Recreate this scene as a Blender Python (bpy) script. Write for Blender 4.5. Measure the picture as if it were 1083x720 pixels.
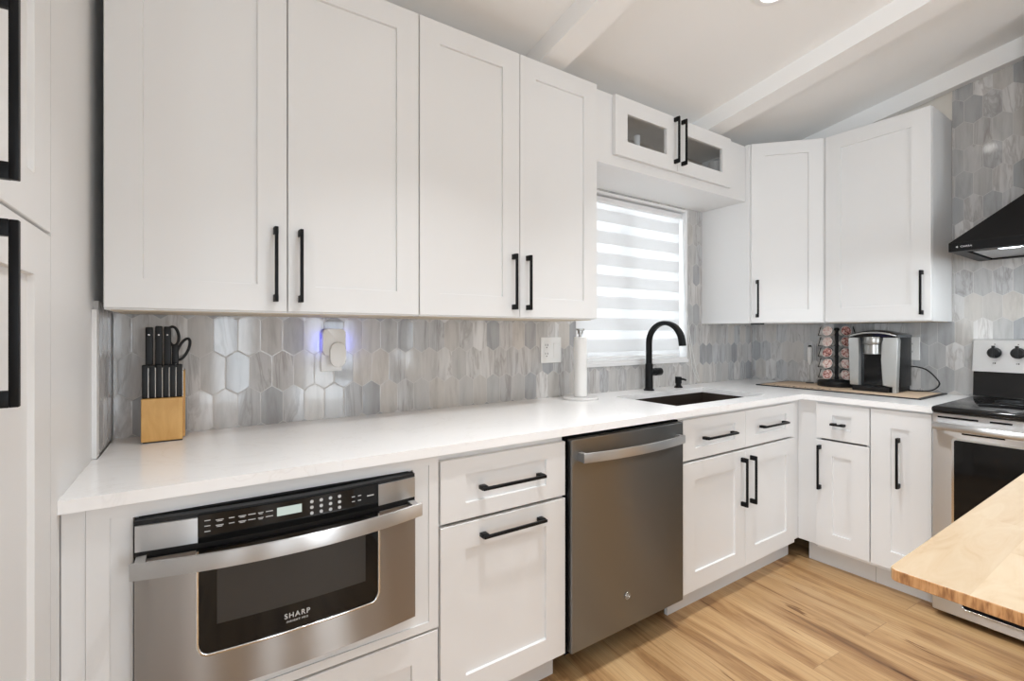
import bpy, bmesh, math, random
from mathutils import Vector, Matrix
random.seed(7)
for o in list(bpy.data.objects): bpy.data.objects.remove(o)
SC = bpy.context.scene
COL = SC.collection
PI = math.pi

# ---------------------------------------------------------------- camera
cam = bpy.data.cameras.new('camera')
camo = bpy.data.objects.new('camera', cam); COL.objects.link(camo)
camo.location = (-0.0716, -1.9187, 1.2431)
camo.rotation_euler = (PI / 2, 0, -math.radians(33.6454))
cam.sensor_width = 36.0
cam.lens = 36.0 * 500.924 / 1083
cam.shift_y = -7.48 / 1083
cam.clip_start = 0.02
SC.camera = camo

# ---------------------------------------------------------------- world, lamps, exposure
SC.view_settings.view_transform = 'Standard'
SC.view_settings.look = 'None'
SC.view_settings.gamma = 1.0
SC.view_settings.exposure = 0.07
SC.cycles.max_bounces = 16; SC.cycles.diffuse_bounces = 9; SC.cycles.transparent_max_bounces = 16
SC.view_settings.use_curve_mapping = False
W = bpy.data.worlds.new('sky'); SC.world = W; W.use_nodes = True
W.node_tree.nodes['Background'].inputs[0].default_value = (0.86, 0.93, 1.0, 1)
W.node_tree.nodes['Background'].inputs[1].default_value = 1.0

def area(name, loc, rot, sx, sy, power, col=(1, 1, 1), shape='RECTANGLE'):
    l = bpy.data.lights.new(name, 'AREA'); l.shape = shape; l.size = sx
    if shape == 'RECTANGLE': l.size_y = sy
    l.energy = power; l.color = col
    o = bpy.data.objects.new(name, l); COL.objects.link(o)
    o.location = loc; o.rotation_euler = rot
    return o
# daylight entering through the glazed openings of the rear wall and over the sink
REAR_DAY = 80.0
SIDE_DAY = 84.0
SINK_DAY = 18.0
LAMP_W = 9.0
LAMP_BACK_W = 4.0
for rx, rw in ((-.95, .30), (.30, .42), (1.50, .80), (2.62, .22)):
    area('daylight_rear', (rx, -5.28, 1.10), (PI / 2, 0, 0), rw, 1.75, REAR_DAY * rw / 1.74, (0.82, 0.915, 1.0))
area('daylight_side', (-2.75, -3.3, 1.40), (PI / 2, 0, -PI / 2), 1.7, 1.5, SIDE_DAY, (0.82, 0.915, 1.0))
area('daylight_sink', (2.1, 0.50, 1.60), (-PI / 2, 0, 0), 1.2, 1.2, SINK_DAY, (0.90, 0.95, 1.0))

# ---------------------------------------------------------------- node helpers / materials
class NT:
    def __init__(s, name):
        s.m = bpy.data.materials.new(name); s.m.use_nodes = True
        s.t = s.m.node_tree; s.b = s.t.nodes['Principled BSDF']; s.out = s.t.nodes['Material Output']
    def n(s, typ, **kw):
        d = s.t.nodes.new(typ)
        for k, v in kw.items(): setattr(d, k, v)
        return d
    def l(s, a, b): s.t.links.new(a, b)
    def put(s, sock, v):
        if isinstance(v, bpy.types.NodeSocket): s.l(v, sock)
        else: sock.default_value = v
    def M(s, op, a, b=0.0, c=None):
        d = s.n('ShaderNodeMath', operation=op); s.put(d.inputs[0], a); s.put(d.inputs[1], b)
        if c is not None: s.put(d.inputs[2], c)
        return d.outputs[0]
    def coord(s, scale=(1, 1, 1), rot=(0, 0, 0), loc=(0, 0, 0)):
        tc = s.n('ShaderNodeTexCoord'); mp = s.n('ShaderNodeMapping')
        mp.inputs['Scale'].default_value = scale; mp.inputs['Rotation'].default_value = rot; mp.inputs['Location'].default_value = loc
        s.l(tc.outputs['Object'], mp.inputs[0]); return mp.outputs[0]
    def noise(s, vec, scale=5, detail=3, rough=0.5, dist=0.0):
        d = s.n('ShaderNodeTexNoise'); s.l(vec, d.inputs['Vector'])
        d.inputs['Scale'].default_value = scale; d.inputs['Detail'].default_value = detail
        d.inputs['Roughness'].default_value = rough; d.inputs['Distortion'].default_value = dist
        return d.outputs[0]
    def ramp(s, fac, stops):
        d = s.n('ShaderNodeValToRGB'); s.l(fac, d.inputs[0]); e = d.color_ramp.elements
        while len(e) < len(stops): e.new(0.5)
        for i, (p, c) in enumerate(stops):
            e[i].position = p; e[i].color = (*c, 1) if len(c) == 3 else c
        return d.outputs[0]
    def mix(s, fac, a, b, mode='MIX'):
        d = s.n('ShaderNodeMix', data_type='RGBA', blend_type=mode)
        s.put(d.inputs[0], fac); s.put(d.inputs[6], a if isinstance(a, bpy.types.NodeSocket) else (*a, 1)); s.put(d.inputs[7], b if isinstance(b, bpy.types.NodeSocket) else (*b, 1))
        return d.outputs[2]
    def bump(s, h, strength=0.2, dist=0.002):
        d = s.n('ShaderNodeBump'); s.l(h, d.inputs['Height']); d.inputs['Strength'].default_value = strength
        d.inputs['Distance'].default_value = dist; s.l(d.outputs[0], s.b.inputs['Normal']); return d
    def set(s, **kw):
        names = dict(col='Base Color', rough='Roughness', metal='Metallic', spec='Specular IOR Level', coat='Coat Weight', coatr='Coat Roughness', trans='Transmission Weight', ior='IOR', aniso='Anisotropic')
        for k, v in kw.items():
            if k == 'col' and not isinstance(v, bpy.types.NodeSocket): v = (*v, 1)
            s.put(s.b.inputs[names[k]], v)
        return s

def paint(name, col, rough=0.4, spec=0.5, bump=0.0, sc=60):
    t = NT(name); v = t.coord()
    n = t.noise(v, 3.0, 3)
    c = t.ramp(n, [(0.3, tuple(x * 0.985 for x in col)), (0.7, col)])
    t.set(col=c, rough=rough, spec=spec)
    if bump: t.bump(t.noise(v, sc, 4), bump, 0.001)
    return t.m

def plastic(name, col, rough=0.35, spec=0.5, metal=0.0):
    t = NT(name); v = t.coord(); n = t.noise(v, 40, 2)
    t.set(col=col, rough=t.M('ADD', t.M('MULTIPLY', n, 0.08), rough - 0.04), spec=spec, metal=metal)
    return t.m

def steel(name, col, rough=0.28, axis='x', streak=0.04):
    t = NT(name)
    sc = {'x': (1.5, 260, 260), 'z': (260, 260, 1.5), 'y': (260, 1.5, 260)}[axis]
    v = t.coord(sc); n = t.noise(v, 1.0, 3)
    t.set(col=col, metal=1.0, rough=t.M('ADD', t.M('MULTIPLY', n, streak), rough - streak / 2))
    tg = t.n('ShaderNodeCombineXYZ'); tg.inputs[2].default_value = 1.0; tg.inputs[1].default_value = 0.001; t.l(tg.outputs[0], t.b.inputs['Tangent'])
    t.b.inputs['Anisotropic'].default_value = 1.0; t.b.inputs['Anisotropic Rotation'].default_value = 0.0
    return t.m

def emit(name, col, strength):
    t = NT(name); e = t.n('ShaderNodeEmission'); e.inputs[0].default_value = (*col, 1); e.inputs[1].default_value = strength
    t.l(e.outputs[0], t.out.inputs[0]); return t.m

def glass(name, tint=(1, 1, 1), refl=0.9, ior=1.5):
    t = NT(name)
    tr = t.n('ShaderNodeBsdfTransparent'); tr.inputs[0].default_value = (*tint, 1)
    gl = t.n('ShaderNodeBsdfGlossy'); gl.inputs['Roughness'].default_value = 0.02
    fr = t.n('ShaderNodeLayerWeight'); fr.inputs[0].default_value = 0.5; r0 = ((ior - 1) / (ior + 1)) ** 2
    sch = t.M('ADD', r0, t.M('MULTIPLY', t.M('POWER', fr.outputs['Facing'], 5.0), 1 - r0))
    mx = t.n('ShaderNodeMixShader'); t.l(t.M('MULTIPLY', sch, refl), mx.inputs[0]); t.l(tr.outputs[0], mx.inputs[1]); t.l(gl.outputs[0], mx.inputs[2])
    t.l(mx.outputs[0], t.out.inputs[0]); return t.m

def picket(name, ua, ub, u0, z0):
    """Elongated hexagon marble tiles; u runs along axis ua, height along z."""
    w, L, tip = 0.0725, 0.107, 0.023
    P = L + tip; k = tip / (w / 2)
    t = NT(name)
    tc = t.n('ShaderNodeTexCoord'); sp = t.n('ShaderNodeSeparateXYZ'); t.l(tc.outputs['Object'], sp.inputs[0])
    u = t.M('SUBTRACT', sp.outputs[ua], u0); z = t.M('SUBTRACT', sp.outputs[2], z0)
    def lat(du, dz):
        uu = t.M('SUBTRACT', u, du); zz = t.M('SUBTRACT', z, dz)
        i = t.M('ROUND', t.M('DIVIDE', uu, w)); j = t.M('ROUND', t.M('DIVIDE', zz, 2 * P))
        dx = t.M('ABSOLUTE', t.M('SUBTRACT', uu, t.M('MULTIPLY', i, w)))
        dzz = t.M('ABSOLUTE', t.M('SUBTRACT', zz, t.M('MULTIPLY', j, 2 * P)))
        e1 = t.M('SUBTRACT', w / 2, dx)
        e2 = t.M('DIVIDE', t.M('SUBTRACT', t.M('SUBTRACT', L / 2 + tip, dzz), t.M('MULTIPLY', dx, k)), math.sqrt(1 + k * k))
        return t.M('MINIMUM', e1, e2), t.M('ADD', i, du / w), t.M('ADD', t.M('MULTIPLY', j, 2.0), dz / P)
    eA, iA, jA = lat(0, 0); eB, iB, jB = lat(w / 2, P)
    isB = t.M('GREATER_THAN', eB, eA)
    edge = t.M('MAXIMUM', eA, eB)
    mixf = lambda a, b: t.M('ADD', t.M('MULTIPLY', a, t.M('SUBTRACT', 1.0, isB)), t.M('MULTIPLY', b, isB))
    ci = mixf(iA, iB); cj = mixf(jA, jB)
    cv = t.n('ShaderNodeCombineXYZ'); t.l(ci, cv.inputs[0]); t.l(cj, cv.inputs[1]); cv.inputs[2].default_value = ub
    wn = t.n('ShaderNodeTexWhiteNoise', noise_dimensions='3D'); t.l(cv.outputs[0], wn.inputs['Vector'])
    base = t.ramp(wn.outputs['Value'], [(0.0, (0.35, 0.355, 0.365)), (0.2, (0.45, 0.45, 0.45)), (0.45, (0.55, 0.52, 0.485)), (0.65, (0.47, 0.475, 0.485)), (0.85, (0.58, 0.565, 0.55)), (1.0, (0.68, 0.67, 0.66))])
    base.node.color_ramp.interpolation = 'LINEAR'
    # veins: streaks along the tile, shifted per tile
    off = t.n('ShaderNodeVectorMath', operation='MULTIPLY'); t.l(wn.outputs['Color'], off.inputs[0]); off.inputs[1].default_value = (7, 7, 7)
    ad = t.n('ShaderNodeVectorMath', operation='ADD'); t.l(tc.outputs['Object'], ad.inputs[0]); t.l(off.outputs[0], ad.inputs[1])
    mp = t.n('ShaderNodeMapping'); t.l(ad.outputs[0], mp.inputs[0]); mp.inputs['Scale'].default_value = (1, 1, 0.16)
    n1 = t.noise(mp.outputs[0], 30, 4, 0.6, 0.4)
    s1 = t.ramp(n1, [(0.28, (0.80, 0.79, 0.785)), (0.5, (1, 1, 1)), (0.75, (1.12, 1.115, 1.11))])
    n2 = t.noise(mp.outputs[0], 14, 4, 0.6, 1.2)
    s2 = t.ramp(n2, [(0.0, (1, 1, 1)), (0.44, (1, 1, 1)), (0.5, (0.70, 0.675, 0.66)), (0.55, (1, 1, 1)), (1.0, (1, 1, 1))])
    gate = t.M('GREATER_THAN', wn.outputs['Value'], 0.55)
    c = t.mix(1.0, base, s1, 'MULTIPLY')
    c2 = t.mix(1.0, c, s2, 'MULTIPLY')
    c = t.mix(t.M('MULTIPLY', gate, 0.8), c, c2)
    mask = t.M('GREATER_THAN', edge, 0.0009)
    c = t.mix(mask, (0.56, 0.545, 0.525), c)
    t.set(col=c, rough=t.M('SUBTRACT', 0.5, t.M('MULTIPLY', mask, 0.41)), spec=0.5)
    # each tile sits at its own slight angle
    h = t.M('MINIMUM', t.M('MULTIPLY', edge, 400.0), 1.0)
    geo = t.n('ShaderNodeNewGeometry')
    s0 = t.n('ShaderNodeVectorMath', operation='SUBTRACT'); t.l(wn.outputs['Color'], s0.inputs[0]); s0.inputs[1].default_value = (0.5, 0.5, 0.5)
    s1v = t.n('ShaderNodeVectorMath', operation='SCALE'); t.l(s0.outputs[0], s1v.inputs[0]); s1v.inputs['Scale'].default_value = 0.035
    s2v = t.n('ShaderNodeVectorMath', operation='ADD'); t.l(geo.outputs['Normal'], s2v.inputs[0]); t.l(s1v.outputs[0], s2v.inputs[1])
    s3v = t.n('ShaderNodeVectorMath', operation='NORMALIZE'); t.l(s2v.outputs[0], s3v.inputs[0])
    b = t.bump(h, 0.22, 0.001); t.l(s3v.outputs[0], b.inputs['Normal'])
    return t.m

def planks(name):
    t = NT(name); v = t.coord((1, 1, 1), (0, 0, math.radians(90 + 4)))
    br = t.n('ShaderNodeTexBrick'); t.l(v, br.inputs['Vector'])
    br.inputs['Scale'].default_value = 1.0; br.inputs['Brick Width'].default_value = 1.5; br.inputs['Row Height'].default_value = 0.19
    br.inputs['Mortar Size'].default_value = 0.0012; br.inputs['Mortar Smooth'].default_value = 0.2; br.inputs['Bias'].default_value = 0.0
    br.offset = 0.37; br.inputs['Color1'].default_value = (0, 0, 0, 1); br.inputs['Color2'].default_value = (1, 1, 1, 1); br.inputs['Mortar'].default_value = (0.5, 0.5, 0.5, 1)
    rnd = t.n('ShaderNodeSeparateColor'); t.l(br.outputs['Color'], rnd.inputs[0])
    off = t.n('ShaderNodeCombineXYZ'); t.l(t.M('MULTIPLY', rnd.outputs[0], 31.0), off.inputs[0]); t.l(t.M('MULTIPLY', rnd.outputs[0], 17.0), off.inputs[1])
    ad = t.n('ShaderNodeVectorMath', operation='ADD'); t.l(v, ad.inputs[0]); t.l(off.outputs[0], ad.inputs[1])
    mp = t.n('ShaderNodeMapping'); t.l(ad.outputs[0], mp.inputs[0]); mp.inputs['Scale'].default_value = (0.22, 2.2, 1)
    n1 = t.noise(mp.outputs[0], 3.6, 6, 0.63, 1.0)
    c = t.ramp(n1, [(0.30, (0.17, 0.080, 0.032)), (0.41, (0.34, 0.19, 0.083)), (0.50, (0.49, 0.308, 0.148)), (0.64, (0.565, 0.38, 0.20)), (0.82, (0.64, 0.465, 0.268))])
    mp2 = t.n('ShaderNodeMapping'); t.l(ad.outputs[0], mp2.inputs[0]); mp2.inputs['Scale'].default_value = (0.7, 30, 1)
    n2 = t.noise(mp2.outputs[0], 5.0, 4, 0.6)
    c = t.mix(1.0, c, t.ramp(n2, [(0.3, (0.80, 0.77, 0.73)), (0.6, (1.04, 1.04, 1.04))]), 'MULTIPLY')
    # dark splits and knots
    mp3 = t.n('ShaderNodeMapping'); t.l(ad.outputs[0], mp3.inputs[0]); mp3.inputs['Scale'].default_value = (0.55, 7.5, 1)
    n3 = t.noise(mp3.outputs[0], 4.2, 3, 0.55, 0.6)
    c = t.mix(1.0, c, t.ramp(n3, [(0.0, (0.25, 0.16, 0.10)), (0.315, (0.42, 0.31, 0.22)), (0.36, (1, 1, 1)), (1.0, (1, 1, 1))]), 'MULTIPLY')
    tone = t.ramp(rnd.outputs[0], [(0, (0.90, 0.88, 0.86)), (1, (1.07, 1.06, 1.04))])
    c = t.mix(1.0, c, tone, 'MULTIPLY')
    c = t.mix(t.M('MULTIPLY', br.outputs['Fac'], 0.55), c, (0.20, 0.11, 0.055))
    t.set(col=c, rough=t.M('ADD', t.M('MULTIPLY', n2, 0.12), 0.33), spec=0.4)
    t.bump(n2, 0.08, 0.001)
    return t.m

def quartz(name):
    t = NT(name); v = t.coord()
    n1 = t.noise(v, 2.2, 5, 0.6, 1.6)
    vein = t.ramp(n1, [(0.0, (1, 1, 1)), (0.485, (1, 1, 1)), (0.5, (0.955, 0.95, 0.945)), (0.508, (1, 1, 1)), (1, (1, 1, 1))])
    n2 = t.noise(v, 30, 3)
    c = t.mix(1.0, t.ramp(n2, [(0.3, (0.925, 0.922, 0.92)), (0.7, (0.935, 0.932, 0.93))]), vein, 'MULTIPLY')
    n3 = t.noise(v, 55, 2, 0.5)
    c = t.mix(1.0, c, t.ramp(n3, [(0.0, (0.6, 0.59, 0.58)), (0.17, (0.85, 0.84, 0.83)), (0.2, (1, 1, 1)), (1, (1, 1, 1))]), 'MULTIPLY')
    t.set(col=c, rough=0.13, spec=0.5)
    return t.m

def butcher(name):
    t = NT(name); v = t.coord()
    br = t.n('ShaderNodeTexBrick'); t.l(v, br.inputs['Vector'])
    br.inputs['Scale'].default_value = 1.0; br.inputs['Brick Width'].default_value = 0.36; br.inputs['Row Height'].default_value = 0.085
    br.inputs['Mortar Size'].default_value = 0.0; br.offset = 0.43
    br.inputs['Color1'].default_value = (0, 0, 0, 1); br.inputs['Color2'].default_value = (1, 1, 1, 1)
    rnd = t.n('ShaderNodeSeparateColor'); t.l(br.outputs['Color'], rnd.inputs[0])
    off = t.n('ShaderNodeCombineXYZ'); t.l(t.M('MULTIPLY', rnd.outputs[0], 23.0), off.inputs[0]); t.l(t.M('MULTIPLY', rnd.outputs[0], 11.0), off.inputs[2])
    ad = t.n('ShaderNodeVectorMath', operation='ADD'); t.l(v, ad.inputs[0]); t.l(off.outputs[0], ad.inputs[1])
    mp = t.n('ShaderNodeMapping'); t.l(ad.outputs[0], mp.inputs[0]); mp.inputs['Scale'].default_value = (1.0, 5.0, 5.0)
    n1 = t.noise(mp.outputs[0], 5.0, 6, 0.62, 1.8)
    c = t.ramp(n1, [(0.25, (0.44, 0.305, 0.175)), (0.42, (0.52, 0.40, 0.262)), (0.7, (0.57, 0.47, 0.335))])
    c = t.mix(1.0, c, t.ramp(rnd.outputs[0], [(0, (0.92, 0.89, 0.86)), (1, (1.04, 1.03, 1.02))]), 'MULTIPLY')
    # growth rings on the sawn end faces
    geo = t.n('ShaderNodeNewGeometry'); sn = t.n('ShaderNodeSeparateXYZ'); t.l(geo.outputs['Normal'], sn.inputs[0])
    endf = t.M('GREATER_THAN', t.M('ABSOLUTE', sn.outputs[0]), 0.7)
    mp2 = t.n('ShaderNodeMapping'); t.l(v, mp2.inputs[0]); mp2.inputs['Scale'].default_value = (1, 60, 9)
    n2 = t.noise(mp2.outputs[0], 3.0, 3, 0.6, 0.3)
    ce = t.ramp(n2, [(0.35, (0.27, 0.115, 0.04)), (0.5, (0.50, 0.245, 0.095)), (0.7, (0.62, 0.34, 0.15))])
    c = t.mix(endf, c, ce)
    t.set(col=c, rough=0.38, spec=0.45)
    return t.m

def wood(name, a, b, scale=(3, 3, 30), rough=0.4):
    t = NT(name); v = t.coord(scale); n = t.noise(v, 3.0, 4, 0.6, 0.7)
    t.set(col=t.ramp(n, [(0.3, a), (0.7, b)]), rough=rough); return t.m

def zebra(name, z0, pitch):
    t = NT(name); tc = t.n('ShaderNodeTexCoord'); sp = t.n('ShaderNodeSeparateXYZ'); t.l(tc.outputs['Object'], sp.inputs[0])
    f = t.M('FRACT', t.M('DIVIDE', t.M('SUBTRACT', sp.outputs[2], z0), pitch))
    sheer = t.M('LESS_THAN', f, 0.42)
    v = t.coord((900, 900, 900)); n = t.noise(v, 1.0, 2)
    df = t.n('ShaderNodeBsdfDiffuse'); df.inputs[0].default_value = (0.80, 0.80, 0.80, 1)
    tl = t.n('ShaderNodeBsdfTranslucent'); tl.inputs[0].default_value = (0.80, 0.80, 0.80, 1)
    tp = t.n('ShaderNodeBsdfTransparent'); tp.inputs[0].default_value = (1, 1, 1, 1)
    op = t.n('ShaderNodeMixShader'); op.inputs[0].default_value = 0.42; t.l(df.outputs[0], op.inputs[1]); t.l(tl.outputs[0], op.inputs[2])
    sh = t.n('ShaderNodeMixShader'); t.l(t.M('ADD', 0.25, t.M('MULTIPLY', n, 0.15)), sh.inputs[0]); t.l(op.outputs[0], sh.inputs[1]); t.l(tp.outputs[0], sh.inputs[2])
    mx = t.n('ShaderNodeMixShader'); t.l(sheer, mx.inputs[0]); t.l(op.outputs[0], mx.inputs[1]); t.l(sh.outputs[0], mx.inputs[2])
    t.l(mx.outputs[0], t.out.inputs[0]); return t.m

def foil(name):
    t = NT(name); v = t.coord(); n = t.noise(v, 38, 2, 0.5, 1.5)
    info = t.n('ShaderNodeObjectInfo')
    a = t.M('ADD', n, t.M('MULTIPLY', t.M('SUBTRACT', info.outputs['Random'], 0.5), 0.22))
    t.set(col=t.ramp(a, [(0.32, (0.10, 0.03, 0.025)), (0.42, (0.38, 0.13, 0.11)), (0.50, (0.62, 0.40, 0.35)), (0.58, (0.74, 0.68, 0.63)), (0.75, (0.55, 0.27, 0.23))]), rough=0.35)
    return t.m

M = dict(  # colours of the things themselves
    white=paint('white_cabinet_paint', (0.785, 0.785, 0.782), 0.42),
    wall=paint('wall_paint', (0.82, 0.81, 0.795), 0.6, 0.3, 0.05, 90),
    ceil=paint('ceiling_paint', (0.90, 0.895, 0.885), 0.65, 0.3, 0.05, 70),
    taupe=paint('taupe_wall_paint', (0.42, 0.385, 0.35), 0.6, 0.3, 0.05, 90),
    cream=paint('cream_wall_paint', (0.72, 0.68, 0.62), 0.6, 0.3, 0.05, 90),
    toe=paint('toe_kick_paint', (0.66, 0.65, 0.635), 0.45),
    inner=paint('cabinet_interior', (0.58, 0.53, 0.46), 0.5),
    under=wood('maple_underside', (0.50, 0.42, 0.31), (0.58, 0.49, 0.37)),
    black=plastic('matte_black_metal', (0.0035, 0.0035, 0.004), 0.42, 0.22),
    blackgloss=plastic('black_gloss', (0.006, 0.006, 0.0065), 0.10, 0.4),
    blackplastic=plastic('black_plastic', (0.009, 0.009, 0.0095), 0.45, 0.35),
    void=plastic('dark_void', (0.006, 0.006, 0.007), 0.9, 0.1),  # near-black; in gaps and openings it stands in for the shade inside
    tile=picket('marble_picket_back', 0, 3.0, -0.0135 - 0.01125, 1.1065),
    tileR=picket('marble_picket_right', 1, 9.0, -1.155, 1.25),
    floor=planks('wood_plank_floor'),
    quartz=quartz('white_quartz'),
    butcher=butcher('butcher_block'),
    steel=steel('brushed_steel', (0.62, 0.63, 0.64), 0.30, 'x'),
    steelz=steel('brushed_steel_panel', (0.37, 0.352, 0.335), 0.30, 'x', 0.02),
    slate=steel('dark_steel', (0.240, 0.240, 0.238), 0.33, 'x', 0.02),
    satin=steel('satin_steel', (0.60, 0.60, 0.60), 0.42, 'x'),
    panelsteel=plastic('satin_panel', (0.74, 0.745, 0.75), 0.38, 0.5, 0.85),
    chrome=plastic('chrome', (0.75, 0.75, 0.74), 0.12, 0.5, 1.0),
    silver=plastic('silver_plastic', (0.50, 0.51, 0.50), 0.35, 0.5, 0.6),
    darkglass=plastic('oven_glass', (0.007, 0.007, 0.007), 0.05, 0.3),
    sink=plastic('dark_bronze_sink', (0.055, 0.042, 0.034), 0.35, 0.5, 0.5),
    bamboo=wood('bamboo_block', (0.62, 0.33, 0.09), (0.74, 0.44, 0.15), (12, 12, 3)),
    plate=plastic('white_plastic', (0.78, 0.77, 0.75), 0.35),
    paper=paint('white_paper', (0.82, 0.81, 0.79), 0.9, 0.1, 0.2, 140),
    marble=paint('marble_base', (0.70, 0.69, 0.68), 0.25),
    nickel=plastic('brushed_nickel', (0.42, 0.41, 0.39), 0.3, 0.5, 1.0),
    mat=wood('tan_mat', (0.58, 0.43, 0.30), (0.66, 0.51, 0.37), (9, 9, 9), 0.8),
    foil=foil('printed_foil'),
    cup=plastic('pod_cup', (0.62, 0.60, 0.57), 0.35),
    print_=plastic('pale_print', (0.55, 0.55, 0.55), 0.5),
    screen=emit('lcd_screen', (0.62, 0.70, 0.64), 0.9),
    innerwin=plastic('window_screen', (0.040, 0.038, 0.036), 0.25, 0.35),
    ring=plastic('burner_print', (0.03, 0.03, 0.03), 0.3),
    casing=paint('casing_paint', (0.80, 0.80, 0.79), 0.4),
    blue=emit('blue_night_light', (0.06, 0.08, 1.0), 3.0),
    lamp=emit('lamp_lens', (1.0, 0.97, 0.92), 14.0),
    hoodlamp=emit('hood_led', (0.85, 0.95, 1.0), 9.0),
    clear=glass('clear_glass', (0.97, 0.98, 0.98), 0.9),
    cabglass=glass('cabinet_glass', (0.98, 0.98, 0.98), 1.0, 1.6),
    tumbler=plastic('frosted_glass', (0.80, 0.82, 0.82), 0.2),
    blind=zebra('zebra_fabric', 1.147 - .062, 0.1235),
    vinyl=plastic('white_vinyl', (0.82, 0.82, 0.82), 0.4),
    cordm=plastic('clear_cord', (0.72, 0.72, 0.71), 0.3),
    brown=plastic('brown_print', (0.05, 0.03, 0.02), 0.7),
)

# ---------------------------------------------------------------- mesh helpers
def B(): return bmesh.new()

def box(bm, x0, x1, y0, y1, z0, z1, bev=0.0, seg=2):
    if x0 > x1: x0, x1 = x1, x0
    if y0 > y1: y0, y1 = y1, y0
    if z0 > z1: z0, z1 = z1, z0
    v = [bm.verts.new(p) for p in [(x0, y0, z0), (x1, y0, z0), (x1, y1, z0), (x0, y1, z0), (x0, y0, z1), (x1, y0, z1), (x1, y1, z1), (x0, y1, z1)]]
    f = [bm.faces.new([v[i] for i in q]) for q in [(3, 2, 1, 0), (4, 5, 6, 7), (0, 1, 5, 4), (1, 2, 6, 5), (2, 3, 7, 6), (3, 0, 4, 7)]]
    if bev > 0:
        es = list({e for q in f for e in q.edges})
        bmesh.ops.bevel(bm, geom=es, offset=bev, segments=seg, profile=0.5, affect='EDGES')
    return v

def prism(bm, pts, axis, a, b, bev=0.0, seg=2):
    """polygon pts (2-D) extruded along axis from a to b. axis 'x': pts are (y,z); 'y': (x,z); 'z': (x,y)"""
    mk = {'x': lambda p, t: (t, p[0], p[1]), 'y': lambda p, t: (p[0], t, p[1]), 'z': lambda p, t: (p[0], p[1], t)}[axis]
    A = [bm.verts.new(mk(p, a)) for p in pts]; Bv = [bm.verts.new(mk(p, b)) for p in pts]
    n = len(pts); fs = [bm.faces.new(A[::-1]), bm.faces.new(Bv)]
    for i in range(n): fs.append(bm.faces.new([A[i], A[(i + 1) % n], Bv[(i + 1) % n], Bv[i]]))
    if bev > 0:
        bmesh.ops.bevel(bm, geom=list(fs[0].edges) + list(fs[1].edges), offset=bev, segments=seg, profile=0.5, affect='EDGES')

def lathe(bm, prof, c=(0, 0, 0), n=32, axis='z', mat=None):
    """prof: list of (r, h)"""
    rings = []
    for r, h in prof:
        ring = []
        for i in range(n if r > 1e-6 else 1):
            a = 2 * PI * i / n; p = Vector((r * math.cos(a), r * math.sin(a), h))
            if axis == 'y': p = Vector((p.x, p.z, p.y))
            if axis == 'x': p = Vector((p.z, p.x, p.y))
            if mat is not None: p = mat @ p
            ring.append(bm.verts.new(p + Vector(c)))
        rings.append(ring)
    for a, b in zip(rings[:-1], rings[1:]):
        for i in range(n):
            j = (i + 1) % n
            if len(a) == 1 and len(b) == 1: break
            if len(a) == 1: bm.faces.new([a[0], b[j], b[i]])
            elif len(b) == 1: bm.faces.new([a[i], a[j], b[0]])
            else: bm.faces.new([a[i], a[j], b[j], b[i]])
    for r, rev in ((rings[0], True), (rings[-1], False)):
        if len(r) > 2: bm.faces.new(r[::-1] if rev else r)

def sweep(bm, pts, prof, up=Vector((1, 0, 0)), scale=None, closed=False):
    """sweep a 2-D profile along pts; profile x axis follows 'up'"""
    pts = [Vector(p) for p in pts]; n = len(pts); rings = []
    for i, p in enumerate(pts):
        if closed: t = (pts[(i + 1) % n] - pts[i - 1]).normalized()
        else: t = (pts[min(i + 1, n - 1)] - pts[max(i - 1, 0)]).normalized()
        u = (up - t * up.dot(t))
        if u.length < 1e-4: u = Vector((0, 0, 1)) - t * t.z
        u.normalize(); w = t.cross(u); s = scale[i] if scale else 1.0
        rings.append([bm.verts.new(p + u * a * s + w * b * s) for a, b in prof])
    m = len(prof)
    for q in range(n if closed else n - 1):
        a, b = rings[q], rings[(q + 1) % n]
        for i in range(m): bm.faces.new([a[i], a[(i + 1) % m], b[(i + 1) % m], b[i]])
    if not closed:
        bm.faces.new(rings[0][::-1]); bm.faces.new(rings[-1])

def circ(r, n=10): return [(r * math.cos(2 * PI * i / n), r * math.sin(2 * PI * i / n)) for i in range(n)]
def rrect(w, h, r, n=3):
    o = []
    for cx, cy, a0 in ((w / 2 - r, h / 2 - r, 0), (-w / 2 + r, h / 2 - r, 90), (-w / 2 + r, -h / 2 + r, 180), (w / 2 - r, -h / 2 + r, 270)):
        for i in range(n + 1):
            a = math.radians(a0 + 90 * i / n); o.append((cx + r * math.cos(a), cy + r * math.sin(a)))
    return o
def smooth_path(pts, k=6):
    pts = [Vector(p) for p in pts]; o = []
    for i in range(len(pts) - 1):
        p0 = pts[max(i - 1, 0)]; p1 = pts[i]; p2 = pts[i + 1]; p3 = pts[min(i + 2, len(pts) - 1)]
        for j in range(k):
            t = j / k
            o.append(0.5 * ((2 * p1) + (p2 - p0) * t + (2 * p0 - 5 * p1 + 4 * p2 - p3) * t * t + (3 * p1 - p0 - 3 * p2 + p3) * t ** 3))
    o.append(pts[-1]); return o

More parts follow.
